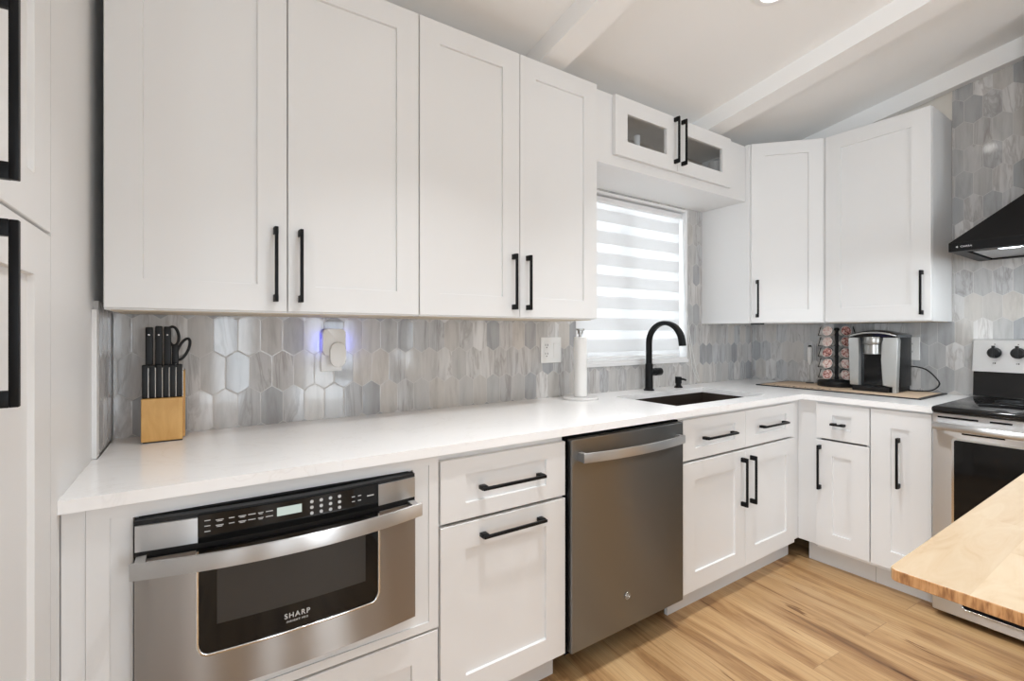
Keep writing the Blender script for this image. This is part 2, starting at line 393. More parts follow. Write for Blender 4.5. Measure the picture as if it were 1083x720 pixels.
def slab(bm, us, vs, inc, axis, a, b):
    """grid of cells (us x vs) with some left out, given thickness a..b along axis"""
    mk = {'x': lambda u, v, t: (t, u, v), 'y': lambda u, v, t: (u, t, v), 'z': lambda u, v, t: (u, v, t)}[axis]
    vd = {}
    def V(i, j, k):
        if (i, j, k) not in vd: vd[i, j, k] = bm.verts.new(mk(us[i], vs[j], (a, b)[k]))
        return vd[i, j, k]
    cells = {(i, j) for i in range(len(us) - 1) for j in range(len(vs) - 1) if inc((us[i] + us[i + 1]) / 2, (vs[j] + vs[j + 1]) / 2)}
    for i, j in cells:
        for k in (0, 1):
            q = [V(i, j, k), V(i + 1, j, k), V(i + 1, j + 1, k), V(i, j + 1, k)]
            bm.faces.new(q if k else q[::-1])
        for di, dj, e in ((-1, 0, ((i, j), (i, j + 1))), (1, 0, ((i + 1, j), (i + 1, j + 1))), (0, -1, ((i, j), (i + 1, j))), (0, 1, ((i, j + 1), (i + 1, j + 1)))):
            if (i + di, j + dj) not in cells:
                bm.faces.new([V(*e[0], 0), V(*e[1], 0), V(*e[1], 1), V(*e[0], 1)])

def build(name, bm, mat, parent=None, smooth=None, mats=None):
    bmesh.ops.recalc_face_normals(bm, faces=bm.faces)
    me = bpy.data.meshes.new(name); bm.to_mesh(me); bm.free()
    me.materials.append(M[mat])
    for x in (mats or []): me.materials.append(M[x])
    if smooth is not None:
        me.polygons.foreach_set('use_smooth', [True] * len(me.polygons))
        me.set_sharp_from_angle(angle=math.radians(smooth))
    o = bpy.data.objects.new(name, me); COL.objects.link(o)
    if parent: o.parent = parent
    return o

def thing(name, label, cat, loc=(0, 0, 0), rz=0.0, group=None):
    o = bpy.data.objects.new(name, None); COL.objects.link(o); o.empty_display_size = 0.05
    o.location = loc; o.rotation_euler = (0, 0, rz); return tag(o, label, cat, group)
def tag(o, label, cat, group=None):
    o['label'] = label; o['category'] = cat
    if group: o['group'] = group
    return o
def struct(name, bm, mat, **k):
    o = build(name, bm, mat, **k); o['kind'] = 'structure'; return o

def text_mesh(name, body, size, mat, parent, mtx, ext=0.0004, align='CENTER', spacing=1.0):
    cu = bpy.data.curves.new(name, 'FONT'); cu.body = body; cu.size = size; cu.extrude = ext; cu.align_x = align; cu.align_y = 'CENTER'; cu.space_character = spacing; cu.offset = size * 0.012
    tmp = bpy.data.objects.new('tmp', cu); COL.objects.link(tmp)
    bpy.context.view_layer.update()
    me = bpy.data.meshes.new_from_object(tmp.evaluated_get(bpy.context.evaluated_depsgraph_get()))
    bpy.data.objects.remove(tmp); bpy.data.curves.remove(cu)
    me.name = name; me.transform(mtx); me.materials.clear(); me.materials.append(M[mat])
    o = bpy.data.objects.new(name, me); COL.objects.link(o); o.parent = parent; return o
FRONT = Matrix.Rotation(PI / 2, 4, 'X')       # text lying in xy -> standing, facing local -y

# ---------------------------------------------------------------- the room
ZC, SL = 2.468, 0.16
def cz(y): return ZC - SL * y
XR = 3.319
XLW = -0.30
REAR = -5.2

bm = B(); box(bm, -2.7, 3.5, REAR - .1, .2, -.06, 0); struct('floor', bm, 'floor')
bm = B(); prism(bm, [(.2, cz(.2)), (REAR - .15, cz(REAR - .15)), (REAR - .15, cz(REAR - .15) + .1), (.2, cz(.2) + .1)], 'x', -2.7, 3.5); struct('ceiling', bm, 'ceil')
# back wall with the window opening
WX0, WX1, WZ0, WZ1 = 1.615, 2.566, 1.078, 2.036
bm = B(); slab(bm, [-2.7, WX0, WX1, 3.5], [0, WZ0, WZ1, cz(0.0)], lambda u, v: not (WX0 < u < WX1 and WZ0 < v < WZ1), 'y', .008, .16); struct('wall_back', bm, 'wall')
bm = B(); slab(bm, [-.288, WX0, WX1, XR], [.90, WZ0, 1.33, WZ1, 2.06], lambda u, v: not (WX0 < u < WX1 and WZ0 < v < WZ1) and (v < 1.33 or u > 1.4), 'y', 0, .0079); struct('wall_back_tile', bm, 'tile')
bm = B(); prism(bm, [(.2, 0), (REAR, 0), (REAR, cz(REAR)), (.2, cz(.2))], 'x', XR + .008, 3.5); struct('wall_right', bm, 'cream')
bm = B()
prism(bm, [(-.0005, .90), (-1.1075, .90), (-1.1075, 1.33), (-.0005, 1.33)], 'x', XR, XR + .0079)
prism(bm, [(-1.108, 0.0), (-2.45, 0.0), (-2.45, cz(-2.45) - .005), (-1.108, cz(-1.108) - .005)], 'x', XR, XR + .0079)
struct('wall_right_tile', bm, 'tileR')
bm = B(); prism(bm, [(.008, 0), (-.697, 0), (-.697, cz(-.697)), (.008, cz(0))], 'x', -2.7, XLW); struct('wall_left', bm, 'white')
bm = B(); box(bm, XLW, -.2905, -.25, -.0005, .9145, 1.33); struct('wall_left_tile', bm, 'tileR')
bm = B(); box(bm, XLW, -.2895, -.285, -.2505, .9145, 1.306, .001); struct('trim_1', bm, 'white')
bm = B(); prism(bm, [(-.70, 0), (REAR, 0), (REAR, cz(REAR)), (-.70, cz(-.70))], 'x', -2.7, -2.6)
bmesh.ops.delete(bm, geom=list(bm.verts), context='VERTS')
slab(bm, [REAR, -4.2, -2.4, -.70], [0, .6, 2.2, 2.55], lambda u, v: not (-4.2 < u < -2.4 and .6 < v < 2.2), 'x', -2.7, -2.6); struct('wall_west', bm, 'taupe')
bm = B(); RO = [(-1.10, -.80), (.09, .51), (1.10, 1.90), (2.51, 2.73)]
slab(bm, [-2.7] + [x for r_ in RO for x in r_] + [3.5], [0, .05, 2.35, cz(REAR)], lambda u, v: not (any(p < u < q for p, q in RO) and .05 < v < 2.35), 'y', REAR - .1, REAR); struct('wall_rear', bm, 'taupe')
# sloping beams running down to the back wall, and the timber along the right wall
for i, (x0, x1, d) in enumerate([(1.165, 1.295, .092), (2.385, 2.515, .092), (-.065, .065, .092), (XR - .05, XR + .05, .098)]):
    bm = B(); prism(bm, [(.007, cz(0.007) + .02), (REAR + .02, cz(REAR) + .02), (REAR + .02, cz(REAR) - d), (.007, cz(0.007) - d)], 'x', x0, min(x1, XR - .0005)); struct('trim_%d' % (i + 2), bm, 'ceil')

# window over the sink: jamb lining, sill, frame, panes
win = bpy.data.objects.new('window_1', None); COL.objects.link(win); win['kind'] = 'structure'
bm = B(); slab(bm, [WX0 + .001, WX0 + .014, WX1 - .014, WX1 - .001], [WZ0 + .001, WZ0 + .014, WZ1 - .014, WZ1 - .001], lambda u, v: not (WX0 + .014 < u < WX1 - .014 and WZ0 + .014 < v < WZ1 - .014), 'y', -.001, .155); build('jamb', bm, 'vinyl', win)
bm = B(); box(bm, WX0 - .002, WX1 + .002, -.010, .09, WZ0 - .020, WZ0 + .0005, .003); build('sill', bm, 'vinyl', win)
bm = B(); XM = 2.045
slab(bm, [WX0 + .015, WX0 + .055, XM - .022, XM + .022, WX1 - .055, WX1 - .015], [WZ0 + .015, WZ0 + .055, WZ1 - .055, WZ1 - .015], lambda u, v: not ((WX0 + .055 < u < XM - .022 or XM + .022 < u < WX1 - .055) and WZ0 + .055 < v < WZ1 - .055), 'y', .10, .14); build('window_frame', bm, 'vinyl', win)
for a, b in ((WX0 + .0555, XM - .0225), (XM + .0225, WX1 - .0555)):
    bm = B(); box(bm, a, b, .118, .122, WZ0 + .0555, WZ1 - .0555); build('pane', bm, 'clear', win)

# rear glazed door frame and side window frame (only seen in reflections)
for i, (p, q) in enumerate(RO):
    bm = B(); slab(bm, [p + .001, p + .05, q - .05, q - .001], [.051, .10, 2.30, 2.349], lambda u, v: not (p + .05 < u < q - .05 and .10 < v < 2.30), 'y', REAR - .07, REAR - .03); o = build('window_%d' % (i + 3), bm, 'vinyl'); o['kind'] = 'structure'
w3 = bpy.data.objects.new('window_2', None); COL.objects.link(w3); w3['kind'] = 'structure'
bm = B(); slab(bm, [-4.199, -4.13, -3.33, -3.27, -2.47, -2.401], [.601, .67, 2.13, 2.199], lambda u, v: not ((-4.13 < u < -3.33 or -3.27 < u < -2.47) and .67 < v < 2.13), 'x', -2.67, -2.63); build('window_frame', bm, 'vinyl', w3)

w4 = bpy.data.objects.new('added_reflection_door', None); COL.objects.link(w4); w4['kind'] = 'structure'  # added unseen door and casing, there only for reflections in the dishwasher
bm = B(); slab(bm, [-3.55, -3.48, -2.58, -2.51], [.001, 2.05, 2.12], lambda u, v: not (-3.48 < u < -2.58 and v < 2.05), 'x', XR - .014, XR + .0075); build('casing', bm, 'casing', w4)
bm = B(); box(bm, XR - .004, XR + .0075, -3.479, -2.581, .001, 2.049); build('reflection_door_leaf', bm, 'bamboo', w4)

# ---------------------------------------------------------------- cabinet makers (local frame: x across, y = 0 door face, +y to the wall)
def door_bm(x0, x1, z0, z1, st=.08, rl=None, y=0.0, th=.019, rec=.009):
    rl = st if rl is None else rl
    bm = B(); a, b, c, d = x0 + st, x1 - st, z0 + rl, z1 - rl
    o = [(x0, z0), (x1, z0), (x1, z1), (x0, z1)]; i = [(a, c), (b, c), (b, d), (a, d)]
    s = .0012
    i2 = [(a + s, c + s), (b - s, c + s), (b - s, d - s), (a + s, d - s)]
    ch = .0015
    oc = [(x0 + ch, z0 + ch), (x1 - ch, z0 + ch), (x1 - ch, z1 - ch), (x0 + ch, z1 - ch)]
    L = [[bm.verts.new((p[0], yy, p[1])) for p in q] for q, yy in ((o, y + th), (o, y + ch), (oc, y), (i, y), (i2, y + rec))]
    bm.faces.new(L[0]); bm.faces.new(L[-1])
    for q in range(4):
        for k in range(4): bm.faces.new([L[q][k], L[q][(k + 1) % 4], L[q + 1][(k + 1) % 4], L[q + 1][k]])
    return bm

def handle(parent, x, z, length, vert=True, y=0.0, out=.034, t=.0095):
    bm = B(); h = length / 2
    if vert:
        box(bm, x - t / 2, x + t / 2, y - out, y - out + t, z - h, z + h, .0012)
        for s in (-1, 1): box(bm, x - t * .66, x + t * .66, y - out + t - .001, y - .0002, z + s * h, z + s * (h - .021), .001)
    else:
        box(bm, x - h, x + h, y - out, y - out + t, z - t / 2, z + t / 2, .0012)
        for s in (-1, 1): box(bm, x + s * h, x + s * (h - .021), y - out + t - .001, y - .0002, z - t * .66, z + t * .66, .001)
    o = build('handle', bm, 'black', parent, smooth=40); o['label'] = 'black square bar handle'; return o

def carcass(Wd, D, z0, z1, y0=.0205, top=True, front=None):
    t = .018; bm = B()
    box(bm, 0, t, y0, D, z0, z1); box(bm, Wd - t, Wd, y0, D, z0, z1)
    box(bm, t, Wd - t, y0, D, z0, z0 + t); box(bm, t, Wd - t, D - .012, D, z0 + t, z1)
    if top: box(bm, t, Wd - t, y0, D - .012, z1 - t, z1)
    else:
        box(bm, t, Wd - t, y0, y0 + .018, z1 - .05, z1)
    return bm

def add_door(root, x0, x1, z0, z1, hnd=None, name='door', st=.08, rl=None):
    d = build(name, door_bm(x0, x1, z0, z1, st, rl), 'white', root)
    if hnd: handle(d, *hnd)
    return d

# ---------------------------------------------------------------- wall cabinets
ZB, ZT, YU = 1.306, 2.389, -.322
def upper(label, x0, x1, xm):
    r = thing('wall_cabinet', label, 'cabinet', (x0, YU, ZB))
    w = x1 - x0; h = ZT - ZB; m = xm - x0
    build('body', carcass(w, -YU - .001, 0, h), 'white', r)
    bm = B(); box(bm, .012, w - .012, .03, -YU - .02, -.0025, -.0002); build('underside', bm, 'under', r)['label'] = 'bare maple coloured bottom board'
    g = .0015
    add_door(r, g, m - g, .004, h - .001, (m - .034, .145, .224))
    add_door(r, m + g, w - g, .004, h - .001, (m + .036, .145, .224))
    return r
upper('white two-door wall cabinet nearest the left wall, above the knife block', -.273, .5915, .161)
upper('white two-door wall cabinet between the first cabinet and the window', .5925, 1.4625, 1.030)

# short glass-front cabinet over the window
X0, X1 = 1.4635, 2.7155
r = thing('glass_door_cabinet', 'short white cabinet with two small glass doors over the window', 'cabinet', (X0, YU, 2.045))
w = X1 - X0; H = 2.382 - 2.045; bm = B(); t = .018; D = .321; y0 = .0215
box(bm, 0, t, y0, D, 0, H); box(bm, w - t, w, y0, D, 0, H); box(bm, t, w - t, y0, D, 0, t); box(bm, t, w - t, y0, D, H - t, H); box(bm, t, w - t, D - .012, D, t, H - t)
box(bm, t, .135, y0, y0 + .02, t, H - t); box(bm, w - .205, w - t, y0, y0 + .02, t, H - t); box(bm, .135, w - .205, y0, y0 + .02, t, .06); box(bm, .135, w - .205, y0, y0 + .02, H - .04, H - t)
build('body', bm, 'white', r)
bm = B(); box(bm, .02, w - .02, D - .016, D - .0125, .0185, H - .019); build('interior', bm, 'inner', r)['label'] = 'brownish inside back'
for k, (a, b, hx) in enumerate(((.117, .573, .578 - .026), (.577, 1.066, .572 + .040))):
    bm = B(); s = .082; za, zb = .050, H - .003
    slab(bm, [a, a + s, b - s, b], [za, za + .074, zb - .075, zb], lambda u, v: not (a + s < u < b - s and za + .074 < v < zb - .075), 'y', 0, .019)
    d = build('door', bm, 'white', r)
    bm = B(); box(bm, a + s - .004, b - s + .004, .0105, .0145, za + .07, zb - .071); build('glass_pane', bm, 'cabglass', d)
    handle(d, hx, .207, .24)
GC = (X0, YU, 2.045)

# diagonal corner cabinet
PA, PB = Vector((2.7175, -.331)), Vector((2.9905, -.6215))
ex = (PB - PA).normalized(); ny = Vector((-ex.y, ex.x))
r = thing('corner_wall_cabinet', 'white diagonal corner wall cabinet right of the window', 'cabinet', (PA.x, PA.y, ZB), math.atan2(ex.y, ex.x))
def loc2(x, y):
    d = Vector((x, y)) - PA; return (d.dot(ex), d.dot(ny))
wd = (PB - PA).length; h = ZT - ZB
poly = [loc2(2.7175, -.001), loc2(2.7175, -.331), loc2(2.9905, -.6215), loc2(XR - .001, -.6215), loc2(XR - .001, -.001)]
poly2 = [loc2(2.7175, -.001), (0.0, 0.0), (.004, .0205), (wd - .004, .0205), (wd, 0.0), poly[3], poly[4]]
poly2[1] = loc2(2.7175, -.322); poly2[4] = loc2(2.985, -.6215)
bm = B(); prism(bm, [poly2[0], poly2[1], (.018, .0205), (wd - .018, .0205), loc2(3.0, -.6215), poly2[5], poly2[6]], 'z', 0, h); build('body', bm, 'white', r)
add_door(r, .006, wd - .006, .004, h - .001, (.036, .145, .224), st=.075)
bm = B(); box(bm, .012, .085, .028, .045, -.009, -.0003, .002); build('underside_bar', bm, 'blackplastic', r)['label'] = 'small black bar under the cabinet'

# right-wall cabinet
r = thing('wall_cabinet', 'white single-door wall cabinet on the right wall, beside the hood', 'cabinet', (2.993, -.6235, ZB), -PI / 2)
w = 1.107 - .6235; D = XR - 2.993 - .001
build('body', carcass(w, D, 0, h), 'white', r)
bm = B(); box(bm, .012, w - .012, .03, D - .02, -.0025, -.0002); build('underside', bm, 'under', r)['label'] = 'bare maple coloured bottom board'
add_door(r, .002, w - .0015, .004, h - .001, (w - .036, .145, .224))

# glassware seen through the glass doors
for lab, x, y, rr, hh in (('clear drinking glass behind the left glass door over the window', 1.900, -.17, .017, .240),):
    bm = B(); lathe(bm, [(0, 0), (rr * .8, 0), (rr, hh), (rr - .003, hh), (rr * .8 - .003, .006), (0, .006)], n=24)
    o = build('drinking_glass', bm, 'tumbler', smooth=40); o.location = (x, y, 2.0636); tag(o, lab, 'glass')
bm = B(); lathe(bm, [(0, 0), (.025, 0), (.018, .012), (.022, .075), (.045, .250), (.042, .250), (.019, .077), (0, .02)], n=24)
o = build('white_bowl', bm, 'plate', smooth=40); o.name = 'flared_cup'; o.location = (2.645, -.15, 2.0636); tag(o, 'white flared cup behind the right glass door over the window', 'cup')

# ---------------------------------------------------------------- tall pantry on the left
r = thing('pantry_cabinet', 'tall white pantry cabinet with long black handles at left edge', 'cabinet', (-.2985, -1.546, 0), PI / 2)
w = .844; build('body', carcass(w, .62, .1, 2.40), 'white', r)
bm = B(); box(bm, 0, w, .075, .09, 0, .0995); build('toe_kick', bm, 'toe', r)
m = .422
for z0, z1, zh in ((1.4295, 2.395, 1.553), (.112, 1.4245, 1.268)):
    add_door(r, .002, m - .0015, z0, z1, (m - .035, zh, .235), st=.105, rl=.082)
    add_door(r, m + .0015, w - .004, z0, z1, (m + .047, zh, .235, True, 0.0, .041), st=.105, rl=.082)

# ---------------------------------------------------------------- base cabinets
YB, CB = -.632, .8855
def base(name, label, loc, rz, wd, D, toe=True, tx=(0, None)):
    r = thing(name, label, 'cabinet', loc, rz)
    build('body', carcass(wd, D, .1, CB, top=False), 'white', r)
    if toe:
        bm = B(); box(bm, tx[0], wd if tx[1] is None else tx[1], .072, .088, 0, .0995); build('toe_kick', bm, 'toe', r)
    return r
# microwave cabinet
x0, x1 = -.297, .5255; w = x1 - x0
r = base('microwave_cabinet', 'white base cabinet holding the built-in microwave drawer', (x0, YB, 0), 0, w, .628)
MX0, MX1, MZ0, MZ1 = -.183 - x0, .4435 - x0, .444, .8495
bm = B()
slab(bm, [.036, MX0 - .002, MX1 + .002, w - .002], [.376, MZ0 - .002, MZ1 + .001, CB], lambda u, v: not (MX0 - .002 < u < MX1 + .002 and MZ0 - .002 < v < MZ1 + .001), 'y', .004, .0203)
build('face_frame', bm, 'white', r)
bm = B(); slab(bm, [.0365, .074, w - .032, w - .0025], [.3765, .40, .858, .885], lambda u, v: not (.074 < u < w - .032 and .40 < v < .858), 'y', .0, .0038); build('face_molding', bm, 'white', r)
bm = B(); box(bm, -.0012, .0357, .003, .0203, .1, CB, .0006); build('filler_strip', bm, 'white', r)
bm = B(); box(bm, .019, w - .019, .03, .615, .395, .413); build('shelf', bm, 'white', r)
add_door(r, .038, w - .004, .112, .369, None, 'drawer', .08, .075)
# drawer + pull-out
x0, x1 = .5275, 1.0115; w = x1 - x0
r = base('drawer_cabinet', 'white base cabinet with one drawer and one pull-out door left of the dishwasher', (x0, YB, 0), 0, w, .628)
add_door(r, .0025, w - .0005, .673, .862, (w / 2 + .012, .765, .243, False), 'drawer', .085, .05)
add_door(r, .0025, w - .0005, .114, .663, (w / 2 + .015, .616, .243, False), 'door', .085, .08)
# sink base
x0, x1 = 1.655, 2.6225; w = x1 - x0
r = base('sink_cabinet', 'white sink base cabinet with two drawer fronts and two doors', (x0, YB, 0), 0, w, .628, True, (0, 1.045))
md = 2.146 - x0
add_door(r, .013, md - .0015, .690, .868, (.265, .778, .236, False), 'drawer', .085, .05)
add_door(r, md + .0015, w - .002, .690, .868, (.733, .778, .236, False), 'drawer', .085, .05)
add_door(r, .013, md - .0015, .114, .680, (md - .034, .530, .232), 'door', .083, .08)
add_door(r, md + .0015, w - .002, .114, .680, (md + .044, .530, .232), 'door', .083, .08)
bm = B(); box(bm, w + .0005, w + .0795, .0205, .038, .112, CB); build('filler_strip', bm, 'white', r)
bm = B(); box(bm, 1.047, 1.13, .30, .31, .001, .1); build('gap_shade_panel', bm, 'void', r)  # near-black panel, paints the darkness inside the corner gap
# narrow base on the right wall
XB = 2.683
y0 = -.7105
r = base('narrow_cabinet', 'narrow white base cabinet with small drawer and door, right of corner', (XB, y0, 0), -PI / 2, .2435, .635, True, (-.065, None))
w = .2435
add_door(r, .0015, w - .0015, .690, .872, None, 'drawer', .077, .056)
dd = [c for c in r.children if c.name.startswith('drawer')][0]; handle(dd, w / 2 - .012, .772, .062, False)
add_door(r, .0015, w - .0015, .117, .680, (.022, .537, .232), 'door', .077, .078)
bm = B(); box(bm, -.0985, -.0005, .0205, .038, .112, CB); build('filler_strip', bm, 'white', r)
y1 = y0 - .2455
r = base('pullout_cabinet', 'white narrow base cabinet with one tall door beside the range', (XB, y1, 0), -PI / 2, .238, .635)
w = .238
add_door(r, .0015, w - .003, .117, .876, (w / 2 - .004, .633, .236), 'door', .080, .085)

# ---------------------------------------------------------------- countertop and sink
SX0, SX1, SY0, SY1 = 1.74, 2.49, -.545, -.160
bm = B()
slab(bm, [-.287, SX0, SX1, 2.668, XR - .001], [-1.197, -.652, SY0, SY1, -.001], lambda u, v: (v > -.652 or u > 2.668) and not (SX0 < u < SX1 and SY0 < v < SY1), 'z', .8865, .914)
box(bm, -.2995, -.287, -.652, -.286, .8865, .914)
bmesh.ops.bevel(bm, geom=[e for e in bm.edges if len(e.link_faces) == 2 and e.calc_face_angle(0) > 1 and all(v.co.z > .91 for v in e.verts)], offset=.002, segments=2, affect='EDGES')
o = build('countertop', bm, 'quartz'); tag(o, 'white quartz L-shaped countertop with faint grey veins', 'countertop')
bm = B(); a, b, c, d, zb, zt = SX0 - .012, SX1 + .012, SY0 - .012, SY1 + .012, .68, .8855
outer = [(a, c), (b, c), (b, d), (a, d)]; inn = [(SX0 - .002, SY0 - .002), (SX1 + .002, SY0 - .002), (SX1 + .002, SY1 + .002), (SX0 - .002, SY1 + .002)]
bot = [(SX0 + .01, SY0 + .01), (SX1 - .01, SY0 + .01), (SX1 - .01, SY1 - .01), (SX0 + .01, SY1 - .01)]
L = [[bm.verts.new((*p, z)) for p in q] for q, z in ((outer, zb - .008), (outer, zt), (inn, zt), (bot, zb))]
bm.faces.new(L[0]); bm.faces.new(L[3])
for q in range(3):
    for k in range(4): bm.faces.new([L[q][k], L[q][(k + 1) % 4], L[q + 1][(k + 1) % 4], L[q + 1][k]])
sk = thing('sink', 'dark undermount sink basin set into the white countertop', 'sink', (0, 0, 0))
build('basin', bm, 'sink', sk)
bm = B(); lathe(bm, [(0, .682), (.045, .682), (.043, .686), (.03, .684), (0, .684)], (2.12, -.35, 0)); build('drain', bm, 'blackplastic', sk, 40)
# ---------------------------------------------------------------- faucet, soap dispenser
FX, FY = 2.105, -.078
r = thing('faucet', 'matte black gooseneck faucet behind the sink', 'faucet', (FX, FY, .9141))
bm = B(); lathe(bm, [(0, 0), (.030, 0), (.030, .006), (.024, .010), (.0225, .014), (.0215, .15), (.019, .156), (0, .156)]); build('base', bm, 'black', r, 35)
R = .112; pts = [(0, 0, .14), (0, 0, .20), (0, 0, .275)] + [(0, -R + R * math.cos(a), .275 + R * math.sin(a)) for a in [math.radians(10 * i) for i in range(1, 18)]] + [(0, -2 * R - .0035, .262)]
sc = [1, 1, 1] + [1 + .12 * i / 18 for i in range(1, 18)] + [1.13]
bm = B(); sweep(bm, pts, rrect(.036, .022, .006), Vector((1, 0, 0)), sc); build('spout', bm, 'black', r, 45)
bm = B(); lathe(bm, [(0, .012), (.0205, .012), (.0215, .016), (.0215, .040), (.019, .042), (.019, .050), (.0225, .052), (.0225, .098), (.020, .102), (0, .102)], (0, 0, .105), axis='x', n=28); build('handle', bm, 'black', r, 35)
r = thing('soap_dispenser', 'small black soap dispenser pump right of the faucet', 'soap dispenser', (2.372, -.078, .9141))
bm = B(); lathe(bm, [(0, 0), (.025, 0), (.025, .004), (.017, .012), (.0155, .022), (.0195, .026), (.0195, .062), (.017, .065), (0, .065)]); build('pump_body', bm, 'black', r, 35)
bm = B(); sweep(bm, [(.0, -.01, .052), (.008, -.032, .052), (.011, -.046, .047)], circ(.006), Vector((0, 0, 1))); build('nozzle', bm, 'black', r, 45)

# ---------------------------------------------------------------- paper towel holder
r = thing('paper_towel_holder', 'round-based paper towel holder with grey metal finial beside the outlet', 'paper towel holder', (1.535, -.125, .9141))
bm = B(); lathe(bm, [(0, 0), (.088, 0), (.090, .003), (.090, .009), (.086, .013), (0, .013)], n=48); build('base', bm, 'marble', r, 35)
bm = B(); lathe(bm, [(0, .0131), (.008, .0131), (.008, .325), (.0135, .326), (.0135, .343), (.021, .345), (.021, .353), (0, .354)]); o = build('rod', bm, 'nickel', r, 35); o['label'] = 'grey metal rod and finial'
bm = B(); lathe(bm, [(.0085, .014), (.031, .014), (.033, .016), (.033, .309), (.031, .311), (.012, .311), (.0085, .308)], n=40)
bmesh.ops.delete(bm, geom=[f for f in bm.faces if len(f.verts) > 4], context='FACES')
for i in range(0): pass
o = build('paper_towel_roll', bm, 'paper', None, 35); o.location = (1.535, -.125, .9141); tag(o, 'thin white paper towel roll standing on the round holder', 'paper towel')

# ---------------------------------------------------------------- roller blind and cord
r = thing('roller_blind', 'white zebra roller blind with light and sheer bands in the sink window', 'blind', (0, 0, 0))
bm = B(); box(bm, WX0 + .016, WX1 - .030, .016, .078, WZ1 - .056, WZ1 - .022, .006, 3); build('headrail', bm, 'vinyl', r, 40)
bm = B(); box(bm, WX0 + .020, WX1 - .034, .036, .0375, WZ0 + .034, WZ1 - .052); build('fabric', bm, 'blind', r)
bm = B(); box(bm, WX0 + .020, WX1 - .034, .030, .044, WZ0 + .016, WZ0 + .0335, .004, 2); build('bottom_rail', bm, 'vinyl', r, 40)
bm = B(); xa, xb = WX1 - .020, WX1 - .024
pth = smooth_path([(xa, .020, 1.97), (xa, .010, 1.60), (xa + .010, -.012, 1.25), (xa + .045, -.022, 1.02), (xa + .085, -.028, .945), (xa + .100, -.030, .933), (xa + .094, -.030, .955), (xa + .060, -.024, 1.06), (xa + .02, -.012, 1.28), (xb + .012, .010, 1.60), (xb + .010, .020, 1.97)], 6)
sweep(bm, pth, circ(.0017, 6), Vector((0, 1, 0))); build('pull_cord', bm, 'cordm', r, 60)

# ---------------------------------------------------------------- outlets
def decora(r, cx, cz_, face_y=-.0075):
    for s in (-1, 1):
        for dx in (-.007, .007):
            bm = B(); box(bm, cx + dx - .0012, cx + dx + .0012, face_y - .0006, face_y + .0005, cz_ + s * .022 - .001, cz_ + s * .022 + .009); build('slot', bm, 'blackplastic', r)
        bm = B(); lathe(bm, [(0, face_y - .0006), (.003, face_y - .0006), (.003, face_y + .0005), (0, face_y + .0005)], (cx, 0, cz_ + s * .022 - .009), axis='y', n=10); build('slot', bm, 'blackplastic', r)
r = thing('outlet_and_switch', 'white double wall plate with outlet and rocker switch left of paper towels', 'outlet', (1.444, -.0002, 1.158))
bm = B(); box(bm, -.066, .066, -.006, 0, -.066, .066, .003); build('wall_plate', bm, 'plate', r)
bm = B(); box(bm, -.050, -.013, -.0075, -.0055, -.038, .038, .001); build('receptacle', bm, 'plate', r)
decora(r, -.0315, 0)
bm = B(); prism(bm, [(-.0055, -.038), (-.0058, .038), (-.0105, .036), (-.0075, 0), (-.0078, -.038)], 'x', .013, .050); build('rocker_switch', bm, 'plate', r)
r = thing('outlet', 'white wall outlet behind the coffee maker', 'outlet', (XR - .0002, -.932, 1.158), -PI / 2)
bm = B(); box(bm, -.040, .040, -.006, 0, -.066, .066, .003); build('wall_plate', bm, 'plate', r)
bm = B(); box(bm, -.0185, .0185, -.0075, -.0055, -.038, .038, .001); build('receptacle', bm, 'plate', r)
decora(r, 0, 0)
r = thing('outlet', 'white wall plate behind the plug-in under the first wall cabinet', 'outlet', (.362, -.0002, 1.163), 0)
bm = B(); box(bm, -.039, .039, -.006, 0, -.066, .060, .003); build('wall_plate', bm, 'plate', r)
r = thing('plug_in_night_light', 'white plug-in unit with blue glow on the tile under first cabinet', 'night light', (.367, -.0065, 1.21), 0)
bm = B(); prism(bm, [(x, z) for x, z in rrect(.084, .102, .018, 5)], 'y', -.030, -.004, .004, 2); build('housing', bm, 'plate', r, 40)
bm = B(); prism(bm, [(x, z) for x, z in rrect(.080, .070, .012, 4)], 'y', -.0038, -.0005); build('glow_strip', bm, 'blue', r)['label'] = 'blue glowing back edge'
bm = B(); prism(bm, [(x + .010, z - .048) for x, z in rrect(.058, .095, .0285, 8)], 'y', -.048, -.0302, .005, 2); build('oval_cap', bm, 'plate', r, 40)
for sx in (-1, 1):
    l = bpy.data.lights.new('glow', 'AREA'); l.shape = 'RECTANGLE'; l.size = .012; l.size_y = .07; l.energy = .03; l.color = (.12, .16, 1.0)
    lo = bpy.data.objects.new('glow_lamp', l); COL.objects.link(lo); lo.parent = r; lo.location = (sx * .0445, -.024, .0); lo.rotation_euler = (PI / 2 , 0, 0); lo.rotation_euler = (0, PI / 2 * -sx, 0); lo.rotation_euler = Vector((-sx * .8, -1.0, 0)).to_track_quat('Z', 'Y').to_euler()

